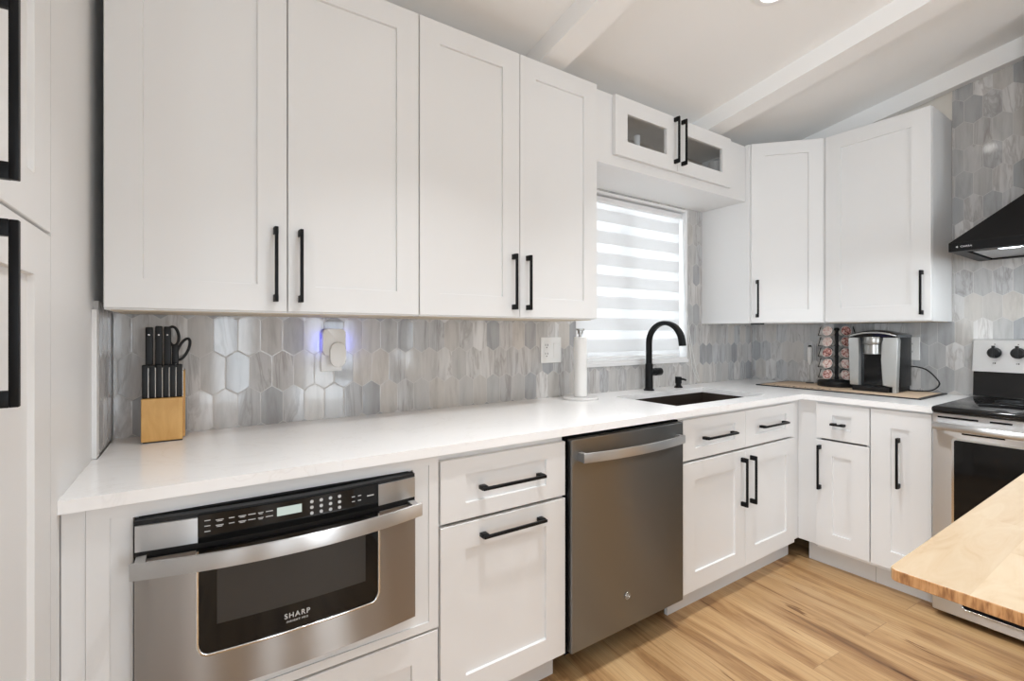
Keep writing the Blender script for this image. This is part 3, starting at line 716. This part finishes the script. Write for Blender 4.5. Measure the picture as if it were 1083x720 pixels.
# ---------------------------------------------------------------- knife block and knives
KX, KY, KZ = -.1585, -.14, .9141
r = thing('knife_block', 'light wood knife block at the left end of the counter', 'knife block', (KX, KY, KZ))
bm = B(); box(bm, -.051, .051, 0, .040, .004, .133, .002); build('front_box', bm, 'bamboo', r)
bm = B(); box(bm, -.050, .056, .0402, .112, .004, .212, .002); build('back_block', bm, 'bamboo', r)
bm = B(); box(bm, -.048, .050, .004, .108, 0, .0039); build('foot', bm, 'blackplastic', r)
words = ('first', 'second', 'third', 'fourth', 'fifth', 'sixth')
for i in range(6):
    kx = -.0425 + .017 * i
    k = thing('steak_knife', 'black-handled steak knife in the block front row, %s from left' % words[i], 'knife', (KX + kx, KY + .018, KZ + .1332), 0, 'steak knives in the block front')
    bm = B(); box(bm, -.0074, .0070, -.009, .009, .0002, .101, .0025, 2); build('handle', bm, 'blackplastic', k, 45)
    bm = B(); box(bm, .0072, .0092, -.0085, .002, .002, .092); build('tang', bm, 'chrome', k)['label'] = 'thin bright metal edge'
for i, (kx, hh, lean) in enumerate(((-.036, .136, 0), (-.012, .140, 0), (.010, .138, 0))):
    k = thing('kitchen_knife', 'large black-handled knife in the block back row, %s from left' % words[i], 'knife', (KX + kx, KY + .075, KZ + .2125), 0, 'large knives in the block back')
    bm = B(); prism(bm, [(-.011, .0), (.011, 0), (.0095, .05), (.012, hh - .012), (.008, hh), (-.010, hh), (-.012, hh - .01), (-.0095, .05)], 'x', -.0092, .0092, .003, 2); build('handle', bm, 'blackplastic', k, 45)
    for q in (.112,):
        bm = B(); lathe(bm, [(0, -.0125), (.0025, -.0125), (.0025, -.009), (0, -.009)], (0, 0, q), axis='y', n=10); build('rivet', bm, 'chrome', k)
k = thing('scissors', 'black-handled kitchen scissors at the right of the knife block', 'scissors', (KX + .031, KY + .070, KZ + .2125))
for nm, cx, cz_, a, b, rot in (('upper_loop', -.006, .108, .014, .030, .10), ('side_loop', .020, .066, .013, .036, -.38)):
    pts = []
    for q in range(28):
        an = 2 * PI * q / 28; u, v = a * math.cos(an), b * math.sin(an)
        pts.append((cx + u * math.cos(rot) - v * math.sin(rot), 0, cz_ + u * math.sin(rot) + v * math.cos(rot)))
    bm = B(); sweep(bm, pts, circ(.0042, 8), Vector((0, 1, 0)), None, True); build('finger_loop', bm, 'blackplastic', k, 60)
bm = B(); box(bm, -.010, .008, -.006, .006, .0002, .080, .003); build('shank', bm, 'blackplastic', k, 45)
bm = B(); lathe(bm, [(0, -.0085), (.004, -.0085), (.004, -.0062), (0, -.0062)], (0, 0, .018), axis='y', n=12); build('pivot_screw', bm, 'chrome', k, 40)

# ---------------------------------------------------------------- microwave drawer
MW = .6245; XM0 = -.182; MB = .4455; BUL = .026; YE = -.655
r = thing('built_in_microwave', 'stainless built-in microwave with pull-out front under the left countertop', 'microwave', (XM0, YE, MB))
def yf(x):
    u = (x - MW / 2) / (MW / 2); return -BUL * (1 - u * u)
def curved(bm, x0, x1, z0, z1, y0, y1, n=None, zt=None):
    """strip following the bowed front, from depth offset y0 (front) to y1 (back)"""
    n = n or max(2, int((x1 - x0) / .02)); ring = []
    for i in range(n + 1):
        x = x0 + (x1 - x0) * i / n; f = yf(x)
        zz = zt(x) if zt else z0
        ring.append([bm.verts.new(p) for p in ((x, f + y0, zz), (x, f + y0, z1), (x, f + y1, z1), (x, f + y1, zz))])
    for a, b in zip(ring[:-1], ring[1:]):
        for k in range(4): bm.faces.new([a[k], a[(k + 1) % 4], b[(k + 1) % 4], b[k]])
    bm.faces.new(ring[0]); bm.faces.new(ring[-1][::-1])
HZ = .4015
bm = B(); box(bm, .006, MW - .006, .030, .50, .004, HZ - .002); build('housing', bm, 'blackplastic', r)
bm = B(); curved(bm, 0, MW, .322, HZ, .0065, .029); build('control_surround', bm, 'blackplastic', r, 30)
GX0, GX1 = .113, .513
bm = B(); curved(bm, .002, GX0 - .001, .338, HZ - .009, 0, .006); build('control_trim', bm, 'steel', r, 30)
bm = B(); curved(bm, GX1 + .001, MW - .002, .338, HZ - .009, 0, .006); build('control_trim', bm, 'steel', r, 30)
bm = B(); curved(bm, GX0, GX1, .336, HZ - .004, -.001, .006); cp = build('control_panel', bm, 'darkglass', r, 30); cp['label'] = 'black glass control panel'
# marks on the panel
def flat(name, mat, x0, x1, z0, z1, off=-.0016):
    bm = B(); curved(bm, x0, x1, z0, z1, off, off + .0005, n=2); return build(name, bm, mat, cp)
flat('display', 'screen', .268, .322, .366, .386)['label'] = 'pale lit display'
cols = [.130, .153, .176, .197, .216, .234, .252]
for i, cx in enumerate(cols):
    for zz in ((.382, .370) if i else (.384, .372, .360)):
        wd = .0075 if (i + int(zz * 1000)) % 3 else .0055
        flat('key_mark', 'print_', cx - wd, cx + wd, zz - .0009, zz + .0009)
        if (i * 7 + int(zz * 1000)) % 2: flat('key_mark', 'print_', cx - wd * .7, cx + wd * .7, zz - .0036, zz - .0022)
for i in range(4):
    for j in range(3):
        cx, zz = .345 + i * .022, .386 - j * .014
        bm = B(); f = yf(cx); lathe(bm, [(0, f - .0016), (.0042, f - .0016), (.0042, f - .0011), (.0032, f - .0011)], (cx, 0, zz), axis='y', n=12); build('key_mark', bm, 'print_', cp)
for cx in (.446, .462): flat('key_mark', 'print_', cx - .004, cx + .004, .376, .378); flat('key_mark', 'print_', cx - .004, cx + .004, .364, .366)
flat('key_mark', 'print_', .482, .500, .370, .373)
# the drawer
bm = B(); curved(bm, 0, MW, 0, .321, .004, .028)
dr = build('drawer', bm, 'blackplastic', r, 30); dr['label'] = 'steel fronted drawer with dark window'
bm = B()
us = [0, .02, .04, .06, .08, .10, GX0 - .004] ; us2 = [GX1 + .004, .54, .56, .58, .60, MW]
curved(bm, 0.001, GX0 - .004, .0, .321, 0, .0039, 6); curved(bm, GX1 + .004, MW - .001, 0, .321, 0, .0039, 6); curved(bm, GX0 - .004, GX1 + .004, 0, .118, 0, .0039, 18)
build('steel_panel', bm, 'steelz', dr, 30)
bm = B(); curved(bm, GX0, GX1, .090, .321, -.0005, .0039, 40, lambda x: .0865 + .024 * (1 - math.sqrt(max(0, 1 - max(0, (abs(x - MW / 2) - (GX1 - GX0) / 2 + .022) / .0225) ** 2)))); build('window_glass', bm, 'darkglass', dr, 30)['label'] = 'black glass window'
bm = B(); curved(bm, GX0 + .035, GX1 - .035, .150, .285, -.0009, -.0004); build('window_mesh', bm, 'innerwin', dr, 30)
# bright trim around the window
def tr(x, z): return (x, yf(x) - .0015, z)
pts = [tr(GX0 - .002, .320), tr(GX0 - .002, .20), tr(GX0 - .002, .115)] + [tr(GX0 - .002 + .022 * (1 - math.cos(a)), .115 - .0285 * math.sin(a)) for a in (math.radians(q) for q in (20, 40, 60, 80, 90))]
x = GX0 + .03
while x < GX1 - .03: x += .02; pts.append(tr(min(x, GX1 - .02), .0865))
pts += [tr(GX1 + .002 - .022 * (1 - math.sin(a)), .115 - .0285 * math.cos(a)) for a in (math.radians(q) for q in (10, 30, 50, 70, 90))] + [tr(GX1 + .002, .20), tr(GX1 + .002, .320)]
bm = B(); sweep(bm, pts, rrect(.004, .006, .001, 1), Vector((0, 1, 0))); build('window_trim', bm, 'chrome', dr, 60)
# bowed bar handle
pts = []; n = 24
for i in range(n + 1):
    x = -.002 + (MW + .004) * i / n; u = (x - MW / 2) / (MW / 2); pts.append((x, -.038 - .048 * (1 - u * u), .3135))
bm = B(); sweep(bm, pts, rrect(.009, .036, .003, 2), Vector((0, -1, 0)))
for s in (.004, MW - .022): box(bm, s, s + .018, -.038, .002, .2990, .3280)
build('handle', bm, 'satin', dr, 40)['label'] = 'bowed brushed steel bar handle'
for body, sz, zz, sp in (('SHARP', .0165, .138, 1.25), ('INSIGHT PRO', .0062, .1245, 1.35)):
    text_mesh('lettering', body, sz, 'print_', dr, Matrix.Translation((MW / 2, yf(MW / 2) - .0012, zz - .015)) @ FRONT, spacing=sp)

# ---------------------------------------------------------------- dishwasher
DX0, DX1 = 1.0225, 1.6410
r = thing('dishwasher', 'dark stainless dishwasher between the drawer cabinet and sink cabinet', 'dishwasher', (DX0, -.652, 0))
w = DX1 - DX0
bm = B(); box(bm, -.006, w + .006, .030, .60, .10, .872); build('tub', bm, 'void', r)
bm = B(); box(bm, 0, w, .17, .185, .0, .0995); build('toe_panel', bm, 'void', r)
bm = B(); box(bm, 0, w, 0, .029, .116, .868, .003); build('door', bm, 'slate', r)
d = r.children[-1]
pts = []; n = 20; wh = w - .060
for i in range(n + 1):
    x = .030 + wh * i / n; u = (x - w / 2) / (wh / 2); pts.append((x, -.028 - .026 * (1 - u * u), .806))
bm = B(); sweep(bm, pts, rrect(.010, .034, .003, 2), Vector((0, -1, 0)))
for s in (.031, w - .049): box(bm, s, s + .018, -.028, .001, .791, .821)
build('handle', bm, 'satin', d, 40)['label'] = 'bowed steel bar handle'
bm = B(); cxx, czz = .278, .240
lathe(bm, [(.0, -.0030), (.0135, -.0030), (.0140, -.0022), (.0140, -.0002), (0, -.0002)], (cxx, 0, czz), axis='y', n=28); bd = build('badge', bm, 'slate', d, 40)
bm = B(); pts = [(cxx + .0125 * math.cos(a), -.0034, czz + .0125 * math.sin(a)) for a in (2 * PI * i / 28 for i in range(28))]; sweep(bm, pts, circ(.0010, 6), Vector((0, 1, 0)), None, True); build('badge_ring', bm, 'chrome', d, 60)
text_mesh('monogram', 'GE', .013, 'print_', d, Matrix.Translation((cxx, -.0032, czz)) @ FRONT)

# ---------------------------------------------------------------- range
RY0, RW = -1.201, .80
RXF = 2.640
r = thing('range', 'stainless electric range with black glass cooktop on the right wall', 'stove', (RXF, RY0, 0), -PI / 2)
D = XR - RXF - .002
bm = B(); box(bm, .004, RW - .004, .022, D - .04, .03, .895); build('body', bm, 'steelz', r)
for px in (.05, RW - .05):
    for py in (.08, D - .1):
        bm = B(); lathe(bm, [(0, 0), (.018, 0), (.015, .0295), (0, .0295)], (px, py, 0), n=14); build('foot', bm, 'blackplastic', r)
bm = B(); box(bm, 0, RW, -.012, D - .075, .8955, .925, .012, 3); build('cooktop', bm, 'blackgloss', r, 40)['label'] = 'black glass cooktop'
ct = r.children[-1]
for cx, cy, rad in ((.2, .16, .10), (.2, .42, .078), (.6, .16, .078), (.6, .42, .10)):
    bm = B(); pts = [(cx + rad * math.cos(a), cy + rad * math.sin(a), .9252) for a in (2 * PI * i / 40 for i in range(40))]; sweep(bm, pts, rrect(.003, .0006, .0002, 1), Vector((0, 0, 1)), None, True); build('burner_ring', bm, 'ring', ct)
bm = B(); box(bm, .002, RW - .002, .004, .021, .845, .8945, .002); build('vent_panel', bm, 'steel', r)
vp = r.children[-1]
for a, b in ((.02, .15), (.185, .25), (.285, .345), (.455, .515), (.55, .615), (.65, .78)):
    bm = B(); box(bm, a, b, .0025, .0045, .874, .881); build('slot', bm, 'void', vp)
bm = B(); box(bm, .002, RW - .002, 0, .021, .245, .843, .004); build('oven_door', bm, 'steel', r)
od = r.children[-1]
bm = B(); prism(bm, [(x + RW / 2, z + .565) for x, z in rrect(RW - .15, .44, .008, 3)], 'y', -.0015, .0005); build('window', bm, 'darkglass', od)['label'] = 'black oven window'
bm = B(); prism(bm, [(x + RW / 2, z + .565) for x, z in rrect(RW - .134, .456, .012, 3)], 'y', -.0008, .0004); build('window_trim', bm, 'chrome', od)
bm = B(); box(bm, .10, .23, -.0008, .0006, .812, .818); box(bm, RW - .23, RW - .10, -.0008, .0006, .812, .818); build('slot', bm, 'void', od)
pts = []
for i in range(25):
    x = .012 + (RW - .024) * i / 24; u = (x - RW / 2) / (RW / 2 - .012); pts.append((x, -.024 - .030 * (1 - abs(u) ** 2.5), .842))
bm = B(); sweep(bm, pts, [(a * 1.0, b * 1.25) for a, b in circ(.0125, 14)], Vector((0, -1, 0)))
for s in (.016, RW - .036): box(bm, s, s + .02, -.024, .001, .832, .852)
build('handle', bm, 'steel', od, 50)['label'] = 'bowed steel bar handle'
bm = B(); box(bm, .002, RW - .002, 0, .021, .030, .238, .004); build('storage_drawer', bm, 'steel', r)
sd = r.children[-1]
bm = B(); prism(bm, [(x + RW / 2, z + .100) for x, z in rrect(RW - .20, .056, .012, 4)], 'y', -.0006, .0006); build('recess', bm, 'void', sd)['label'] = 'dark recessed grip'
bm = B(); pts = [(x + RW / 2, -.001, z + .100) for x, z in rrect(RW - .20, .056, .012, 4)]; sweep(bm, pts, circ(.0025, 6), Vector((0, 1, 0)), None, True); build('recess_rim', bm, 'chrome', sd, 60)
# backguard
yg = D - .072
bm = B(); prism(bm, [(yg, .926), (D - .002, .926), (D - .002, 1.05), (yg + .010, 1.05)], 'x', .004, RW - .004, .002); build('backguard_base', bm, 'blackgloss', r)
bm = B(); prism(bm, [(yg - .008, 1.051), (D - .002, 1.051), (D - .002, 1.214), (yg + .022, 1.214), (yg + .012, 1.208)], 'x', 0, RW, .006, 3); build('backguard', bm, 'panelsteel', r, 40)
bg = r.children[-1]
tl = math.atan2(.020, .157)
for i, kx in enumerate((.083, .165, RW - .165, RW - .083)):
    base_m = Matrix.Translation((kx, yg - .008 + .020 * (1.146 - 1.051) / .157, 1.146)) @ Matrix.Rotation(-tl, 4, 'X')
    bm = B(); lathe(bm, [(0, .0), (.026, 0), (.027, -.006), (.023, -.010), (.021, -.026), (.018, -.029), (0, -.029)], axis='y', n=28, mat=base_m)
    for vv in box(bm, -.0055, .0055, -.036, -.020, -.026, .032): vv.co = base_m @ vv.co
    build('knob', bm, 'blackplastic', bg, 40)['label'] = 'black knob'
    for zz, ww in ((.043, .002), ):
        bm = B()
        for vv in box(bm, -ww, ww, -.0008, .0004, zz - ww, zz + ww): vv.co = base_m @ vv.co
        build('mark', bm, 'blackplastic', bg)
    bm = B()
    for dx, ww in ((-.004, .0012), (.003, .0026)):
        for vv in box(bm, dx - ww, dx + ww, -.0008, .0004, -.055, -.049): vv.co = base_m @ vv.co
    build('mark', bm, 'blackplastic', bg)
bm = B()
for vv in box(bm, .27, RW - .27, -.003, .001, -.045, .045): vv.co = Matrix.Translation((0, yg + .003, 1.140)) @ Matrix.Rotation(-tl, 4, 'X') @ vv.co
build('control_panel', bm, 'darkglass', bg)

# ---------------------------------------------------------------- range hood
HY0, HW = -1.214, .79
HXF = 2.822
r = thing('range_hood', 'black pyramid chimney range hood over the stove', 'range hood', (HXF, HY0, 1.618), -PI / 2)
D = XR - HXF - .001
bm = B()
slab(bm, [0, .05, HW - .05, HW], [0, .05, D - .04, D], lambda u, v: not (.05 < u < HW - .05 and .05 < v < D - .04), 'z', 0, .040)
box(bm, .05, HW - .05, .05, D - .04, .010, .040)
cw = .29
lo = [(0, 0), (HW, 0), (HW, D), (0, D)]; hi = [(HW / 2 - cw / 2, D - .29), (HW / 2 + cw / 2, D - .29), (HW / 2 + cw / 2, D), (HW / 2 - cw / 2, D)]
A = [bm.verts.new((*p, .0402)) for p in lo]; Bq = [bm.verts.new((*p, .285)) for p in hi]
bm.faces.new(A[::-1]); bm.faces.new(Bq)
for k in range(4): bm.faces.new([A[k], A[(k + 1) % 4], Bq[(k + 1) % 4], Bq[k]])
build('canopy', bm, 'black', r)
zt = cz(-1.4) - 1.618 - .03
bm = B(); box(bm, HW / 2 - cw / 2, HW / 2 + cw / 2, D - .29, D, .2852, zt); build('chimney', bm, 'black', r)
for a, b in ((.06, HW / 2 - .004), (HW / 2 + .004, HW - .06)):
    bm = B(); box(bm, a, b, .11, D - .05, .004, .0095); build('grease_filter', bm, 'steel', r)['label'] = 'grey metal filter'
for cx in (.185, HW - .185):
    bm = B(); lathe(bm, [(0, .0095), (.038, .0095), (.038, .0035), (0, .0035)], (cx, .075, 0), n=24); o = build('led_lamp', bm, 'hoodlamp', r, 40)
    l = bpy.data.lights.new('hood_light', 'AREA'); l.shape = 'DISK'; l.size = .07; l.energy = 1.6; l.color = (.88, .96, 1.0)
    lo = bpy.data.objects.new('hood_light', l); COL.objects.link(lo); lo.parent = r; lo.location = (cx, .075, .0015)
text_mesh('lettering', 'CIARRA', .0105, 'print_', r, Matrix.Translation((.060, -.0006, .020)) @ FRONT, .0004, spacing=1.1)
bm = B(); prism(bm, [(.025, .020), (.0295, .0155), (.034, .020), (.0295, .0245)], 'y', -.001, -.0002); build('emblem', bm, 'print_', r)

# ---------------------------------------------------------------- coffee corner
def up(z): return .9141 + z
bm = B(); prism(bm, [(2.905, -.262), (2.905, -1.090), (3.312, -1.090), (3.312, -.262)], 'z', 0, .005)
mt = thing('coffee_mat', 'tan coffee bar mat with dark border under the coffee maker', 'mat', (0, 0, .9141))
build('border', bm, 'blackplastic', mt)['label'] = 'dark edge'
bm = B(); box(bm, 2.923, 3.294, -1.072, -.280, .0051, .0058); build('printed_top', bm, 'mat', mt)
pt = mt.children[-1]
rs = random.Random(3)
for i in range(16):
    yy = -.33 - .022 * i + rs.uniform(-.006, .006); xx = 2.952 + .012 * math.sin(i * 1.7) + (0 if i % 3 else .02)
    bm = B(); a = rs.uniform(0, PI); ln, wd = rs.uniform(.010, .018), rs.uniform(.003, .006)
    prism(bm, [(xx + ln * math.cos(q) * math.cos(a) - wd * math.sin(q) * math.sin(a), yy + ln * math.cos(q) * math.sin(a) + wd * math.sin(q) * math.cos(a)) for q in (2 * PI * k / 12 for k in range(12))], 'z', .0059, .0063); build('dark_mark', bm, 'brown', pt)
MZ = .9141 + .0060
# pod rack
PX, PY = 3.20, -.602
rk = thing('pod_rack', 'black carousel rack filled with coffee pods beside the coffee maker', 'pod rack', (PX, PY, MZ))
bm = B(); lathe(bm, [(0, 0), (.098, 0), (.100, .004), (.100, .030), (.096, .034), (.02, .038), (0, .038)], n=40); build('base', bm, 'blackplastic', rk, 35)
bm = B(); lathe(bm, [(0, .0402), (.009, .0402), (.009, .338), (.014, .342), (.014, .352), (.009, .358), (0, .358)], n=16); build('post', bm, 'black', rk, 35)
cang = math.atan2(-1.9187 - PY, -.0716 - PX)
RR = .088; TZ = [.075 + .0655 * i for i in range(5)]
angs = [cang + math.radians(a) for a in (30, -30, -90, -150, 150, 90)]
for a in angs:
    for z in TZ:
        rad = Vector((math.cos(a), math.sin(a), .25)).normalized()
        c = Vector((RR * math.cos(a), RR * math.sin(a), z))
        q = rad.to_track_quat('Z', 'Y')
        bm = B(); pts = [c + q @ Vector((.0275 * math.cos(t), .0275 * math.sin(t), 0)) for t in (2 * PI * i / 20 for i in range(20))]
        sweep(bm, pts, circ(.0023, 6), rad, None, True)
        sweep(bm, [(.0085 * math.cos(a), .0085 * math.sin(a), z - .022), c + q @ Vector((0, -.0275, 0)) if (q @ Vector((0, 1, 0))).z > 0 else c + q @ Vector((0, .0275, 0))], circ(.0016, 6), Vector((0, 0, 1)))
        build('wire_ring', bm, 'black', rk, 60)
# one pod with its parts, then copies
pod = thing('coffee_pod', 'x', 'coffee pod', (0, 0, 0))
bm = B(); lathe(bm, [(0, -.040), (.0185, -.042), (.0195, -.040), (.0250, .0022), (.0300, .0030), (.0300, .0042), (0, .0042)], n=26); cup = build('cup', bm, 'cup', pod, 40)
bm = B(); lathe(bm, [(0, .00425), (.0270, .00425), (.0273, .0048), (0, .0052)], n=26); lid = build('foil_lid', bm, 'foil', pod, 40); lid['label'] = 'pink and white printed foil lid'
tiers = ('bottom', 'second-lowest', 'middle', 'second-highest', 'top')
colsn = ('column next to the coffee maker', 'column left of the post', 'far left column seen edge-on')
first = True
# column order as seen: angs[0] right or left decided by sign
for ci, a in enumerate(angs[:3]):
    for ti, z in enumerate(TZ):
        if first: p = pod; first = False
        else:
            p = pod.copy(); COL.objects.link(p)
            for ch in (cup, lid):
                c2 = ch.copy(); COL.objects.link(c2); c2.parent = p
        rad = Vector((math.cos(a), math.sin(a), .25)).normalized()
        p.location = Vector((PX + RR * math.cos(a), PY + RR * math.sin(a), MZ + z)) + rad * .0015
        p.rotation_mode = 'XYZ'; p.rotation_euler = (rad.to_track_quat('Z', 'Y') @ Matrix.Rotation(rs.uniform(0, 6), 3, 'Z').to_quaternion()).to_euler()
        p['label'] = 'coffee pod in the rack, %s tier, %s' % (tiers[ti], colsn[ci]); p['category'] = 'coffee pod'; p['group'] = 'coffee pods in the carousel rack'

# milk frother
r = thing('milk_frother', 'white handheld milk frother standing left of the pod rack', 'milk frother', (3.255, -.425, MZ))
bm = B(); lathe(bm, [(0, .118), (.006, .118), (.013, .135), (.0155, .165), (.0155, .215), (.013, .233), (0, .236)], n=20); build('handle', bm, 'plate', r, 40)
bm = B(); lathe(bm, [(0, .2362), (.010, .2362), (.009, .246), (0, .247)], n=16); build('button', bm, 'blackplastic', r, 40)
bm = B(); lathe(bm, [(0, .004), (.0017, .004), (.0017, .1178), (0, .1178)], n=8)
pts = [(.011 * math.cos(t), .011 * math.sin(t), .006) for t in (2 * PI * i / 20 for i in range(20))]; sweep(bm, pts, circ(.0016, 6), Vector((0, 0, 1)), None, True); box(bm, -.011, .011, -.0012, .0012, .0044, .0066); build('whisk', bm, 'nickel', r, 60)
bm = B(); lathe(bm, [(0, 0), (.024, 0), (.022, .0038), (0, .0038)], n=24); build('stand_base', bm, 'blackplastic', r, 40)

# coffee maker (faces the room, local -y)
CX, CY, CW = 3.058, -.722, .226
r = thing('coffee_maker', 'black and silver single-serve coffee maker on the tan mat', 'coffee maker', (CX, CY, MZ), -PI / 2)
bm = B(); prism(bm, [(x + CW / 2, y + .140) for x, y in rrect(CW - .006, .196, .025, 5)], 'z', .030, .315, .006, 2); build('housing', bm, 'blackplastic', r, 40)
bm = B(); prism(bm, [(.018, -.004), (CW - .036, -.012), (CW - .030, .02), (CW - .01, .05), (CW - .01, .22), (.01, .22), (.006, .03)], 'z', 0, .0298, .003, 2); build('drip_tray', bm, 'blackplastic', r, 40)
for x0, x1, zz in ((0.0, .056, .030), (.154, CW, .0)):
    bm = B()
    lean = .006
    if x0 == 0: pl = [(0.004, .031), (x1 - .008, .031), (x1 - .007, .20), (x1 - .010, .272), (x1 - .012, .300), (.0, .300), (-.004, .285)]
    else: pl = [(x0 + .006, .036), (CW - .024, .036), (CW - .024, .0305), (CW - .004, .0305), (CW + .004, .285), (CW, .300), (x0 + .008, .300), (x0 + .004, .272), (x0, .18)]
    prism(bm, pl, 'y', .0, .0405, .004, 2); build('side_panel', bm, 'silver', r, 40)['label'] = 'silver front panel'
bm = B(); box(bm, CW - .022, CW - .005, 0, .04, .0002, .0302, .002); build('foot_trim', bm, 'silver', r)['label'] = 'silver front panel foot'
bm = B(); box(bm, .050, .160, .0385, .0415, .031, .312); build('cup_bay', bm, 'blackgloss', r)
pf = [(.049 * math.cos(math.radians(a)), -.052 * math.sin(math.radians(a))) for a in range(0, 181, 12)]
bm = B(); prism(bm, [(x + .105, y + .046) for x, y in pf], 'z', .207, .262, .002, 1); build('brew_head', bm, 'nickel', r, 40)['label'] = 'round metal brew head'
bm = B(); prism(bm, [(x * 1.06 + .105, y * 1.06 + .046) for x, y in pf], 'z', .2625, .304, .003, 2); build('brew_collar', bm, 'nickel', r, 40)['label'] = 'metal collar'
# domed lid with silver grip
bm = B(); n = 16
rows = []
for j, yy in enumerate((.012, .05, .11, .17, .225)):
    row = []
    for i in range(n + 1):
        u = -1 + 2 * i / n; hgt = .3155 + (.030 - .010 * abs(j - 1.5) / 2) * (1 - abs(u) ** 2.2)
        row.append(bm.verts.new((CW / 2 + u * (CW / 2 - .002), yy, hgt)))
    rows.append(row)
for a, b in zip(rows[:-1], rows[1:]):
    for i in range(n): bm.faces.new([a[i], a[i + 1], b[i + 1], b[i]])
ext = bmesh.ops.extrude_face_region(bm, geom=list(bm.faces)); 
for v in [e for e in ext['geom'] if isinstance(e, bmesh.types.BMVert)]: v.co.z = .3005
build('lid', bm, 'blackgloss', r, 40)
pts = [(CW / 2 + u * (CW / 2 - .004), .002 + .004 * abs(u), .309 + .019 * (1 - abs(u) ** 2.2)) for u in [-1 + 2 * i / 16 for i in range(17)]]
bm = B(); sweep(bm, pts, rrect(.014, .009, .003, 2), Vector((0, -1, 0))); build('lid_grip', bm, 'silver', r, 50)['label'] = 'silver arched lid edge'
bm = B()
pth = smooth_path([(CW - .012, .21, .135), (CW + .020, .212, .137), (CW + .07, .205, .122), (CW + .118, .195, .070), (CW + .122, .19, .040), (CW + .090, .19, .012), (CW + .03, .195, .0045), (CW - .02, .20, .0045)], 8)
sweep(bm, pth, circ(.0036, 8), Vector((0, 1, 0))); build('power_cord', bm, 'blackplastic', r, 60)

# ---------------------------------------------------------------- island
r = thing('kitchen_island', 'kitchen island with light butcher block top at lower right', 'kitchen island', (.738, -1.657, 0))
IW, IL, TH = 1.12, 1.02, .0165
bm = B(); pl = rrect(IW, IL, .012, 4); prism(bm, [(x + IW / 2, y - IL / 2) for x, y in pl], 'z', .914 - TH, .914, .0015, 2); build('butcher_block_top', bm, 'butcher', r)
bm = B(); box(bm, .36, IW - .08, -.94, -.34, .10, .914 - TH - .0005, .002); build('base', bm, 'white', r)
ib = r.children[-1]
bm = B(); box(bm, .40, IW - .12, -.90, -.38, 0, .0995); build('toe_kick', bm, 'toe', r)
for a, b in ((.365, .70), (.704, IW - .085)):
    d = door_bm(a, b, .12, .87, .07, None, 0, .018); bmesh.ops.transform(d, matrix=Matrix.Translation((0, -.9415, 0)) @ Matrix.Translation((0, -.0185, 0)), verts=d.verts); build('door', d, 'white', r)

# ---------------------------------------------------------------- recessed ceiling lights
labs = ['round recessed ceiling light at the top edge above the glass-door cabinet', 'round recessed ceiling light over the first wall cabinets', 'round recessed ceiling light over the right wall corner',
        'round recessed ceiling light beyond the island, middle bay', 'round recessed ceiling light behind the camera, left bay', 'round recessed ceiling light over the range side, rear']
for lb, x, y in zip(labs, (1.85, .62, 3.0, 1.85, .62, 3.0), (-.935, -1.1, -2.4, -3.0, -2.5, -3.9)):
    r = thing('recessed_light', lb, 'ceiling light', (x, y, cz(y) - .0005)); r.rotation_euler = (-math.atan(SL), 0, 0)
    bm = B(); lathe(bm, [(.062, 0), (.062, -.004), (.066, -.007), (.085, -.005), (.086, 0)], n=40)
    bmesh.ops.delete(bm, geom=[f for f in bm.faces if len(f.verts) > 4], context='FACES'); build('trim_ring', bm, 'vinyl', r, 40)
    bm = B(); lathe(bm, [(0, -.0005), (.0615, -.0005), (.0615, -.0035), (0, -.0035)], n=32); build('lens', bm, 'lamp', r)['label'] = 'glowing lens'
    l = bpy.data.lights.new('lamp', 'AREA'); l.shape = 'DISK'; l.size = .12; l.energy = LAMP_W if y > -1.5 else LAMP_BACK_W; l.color = (.95, .975, 1.0); l.spread = math.radians(105 if y > -1.5 else 125)
    lo = bpy.data.objects.new('lamp', l); COL.objects.link(lo); lo.parent = r; lo.location = (0, 0, -.009)
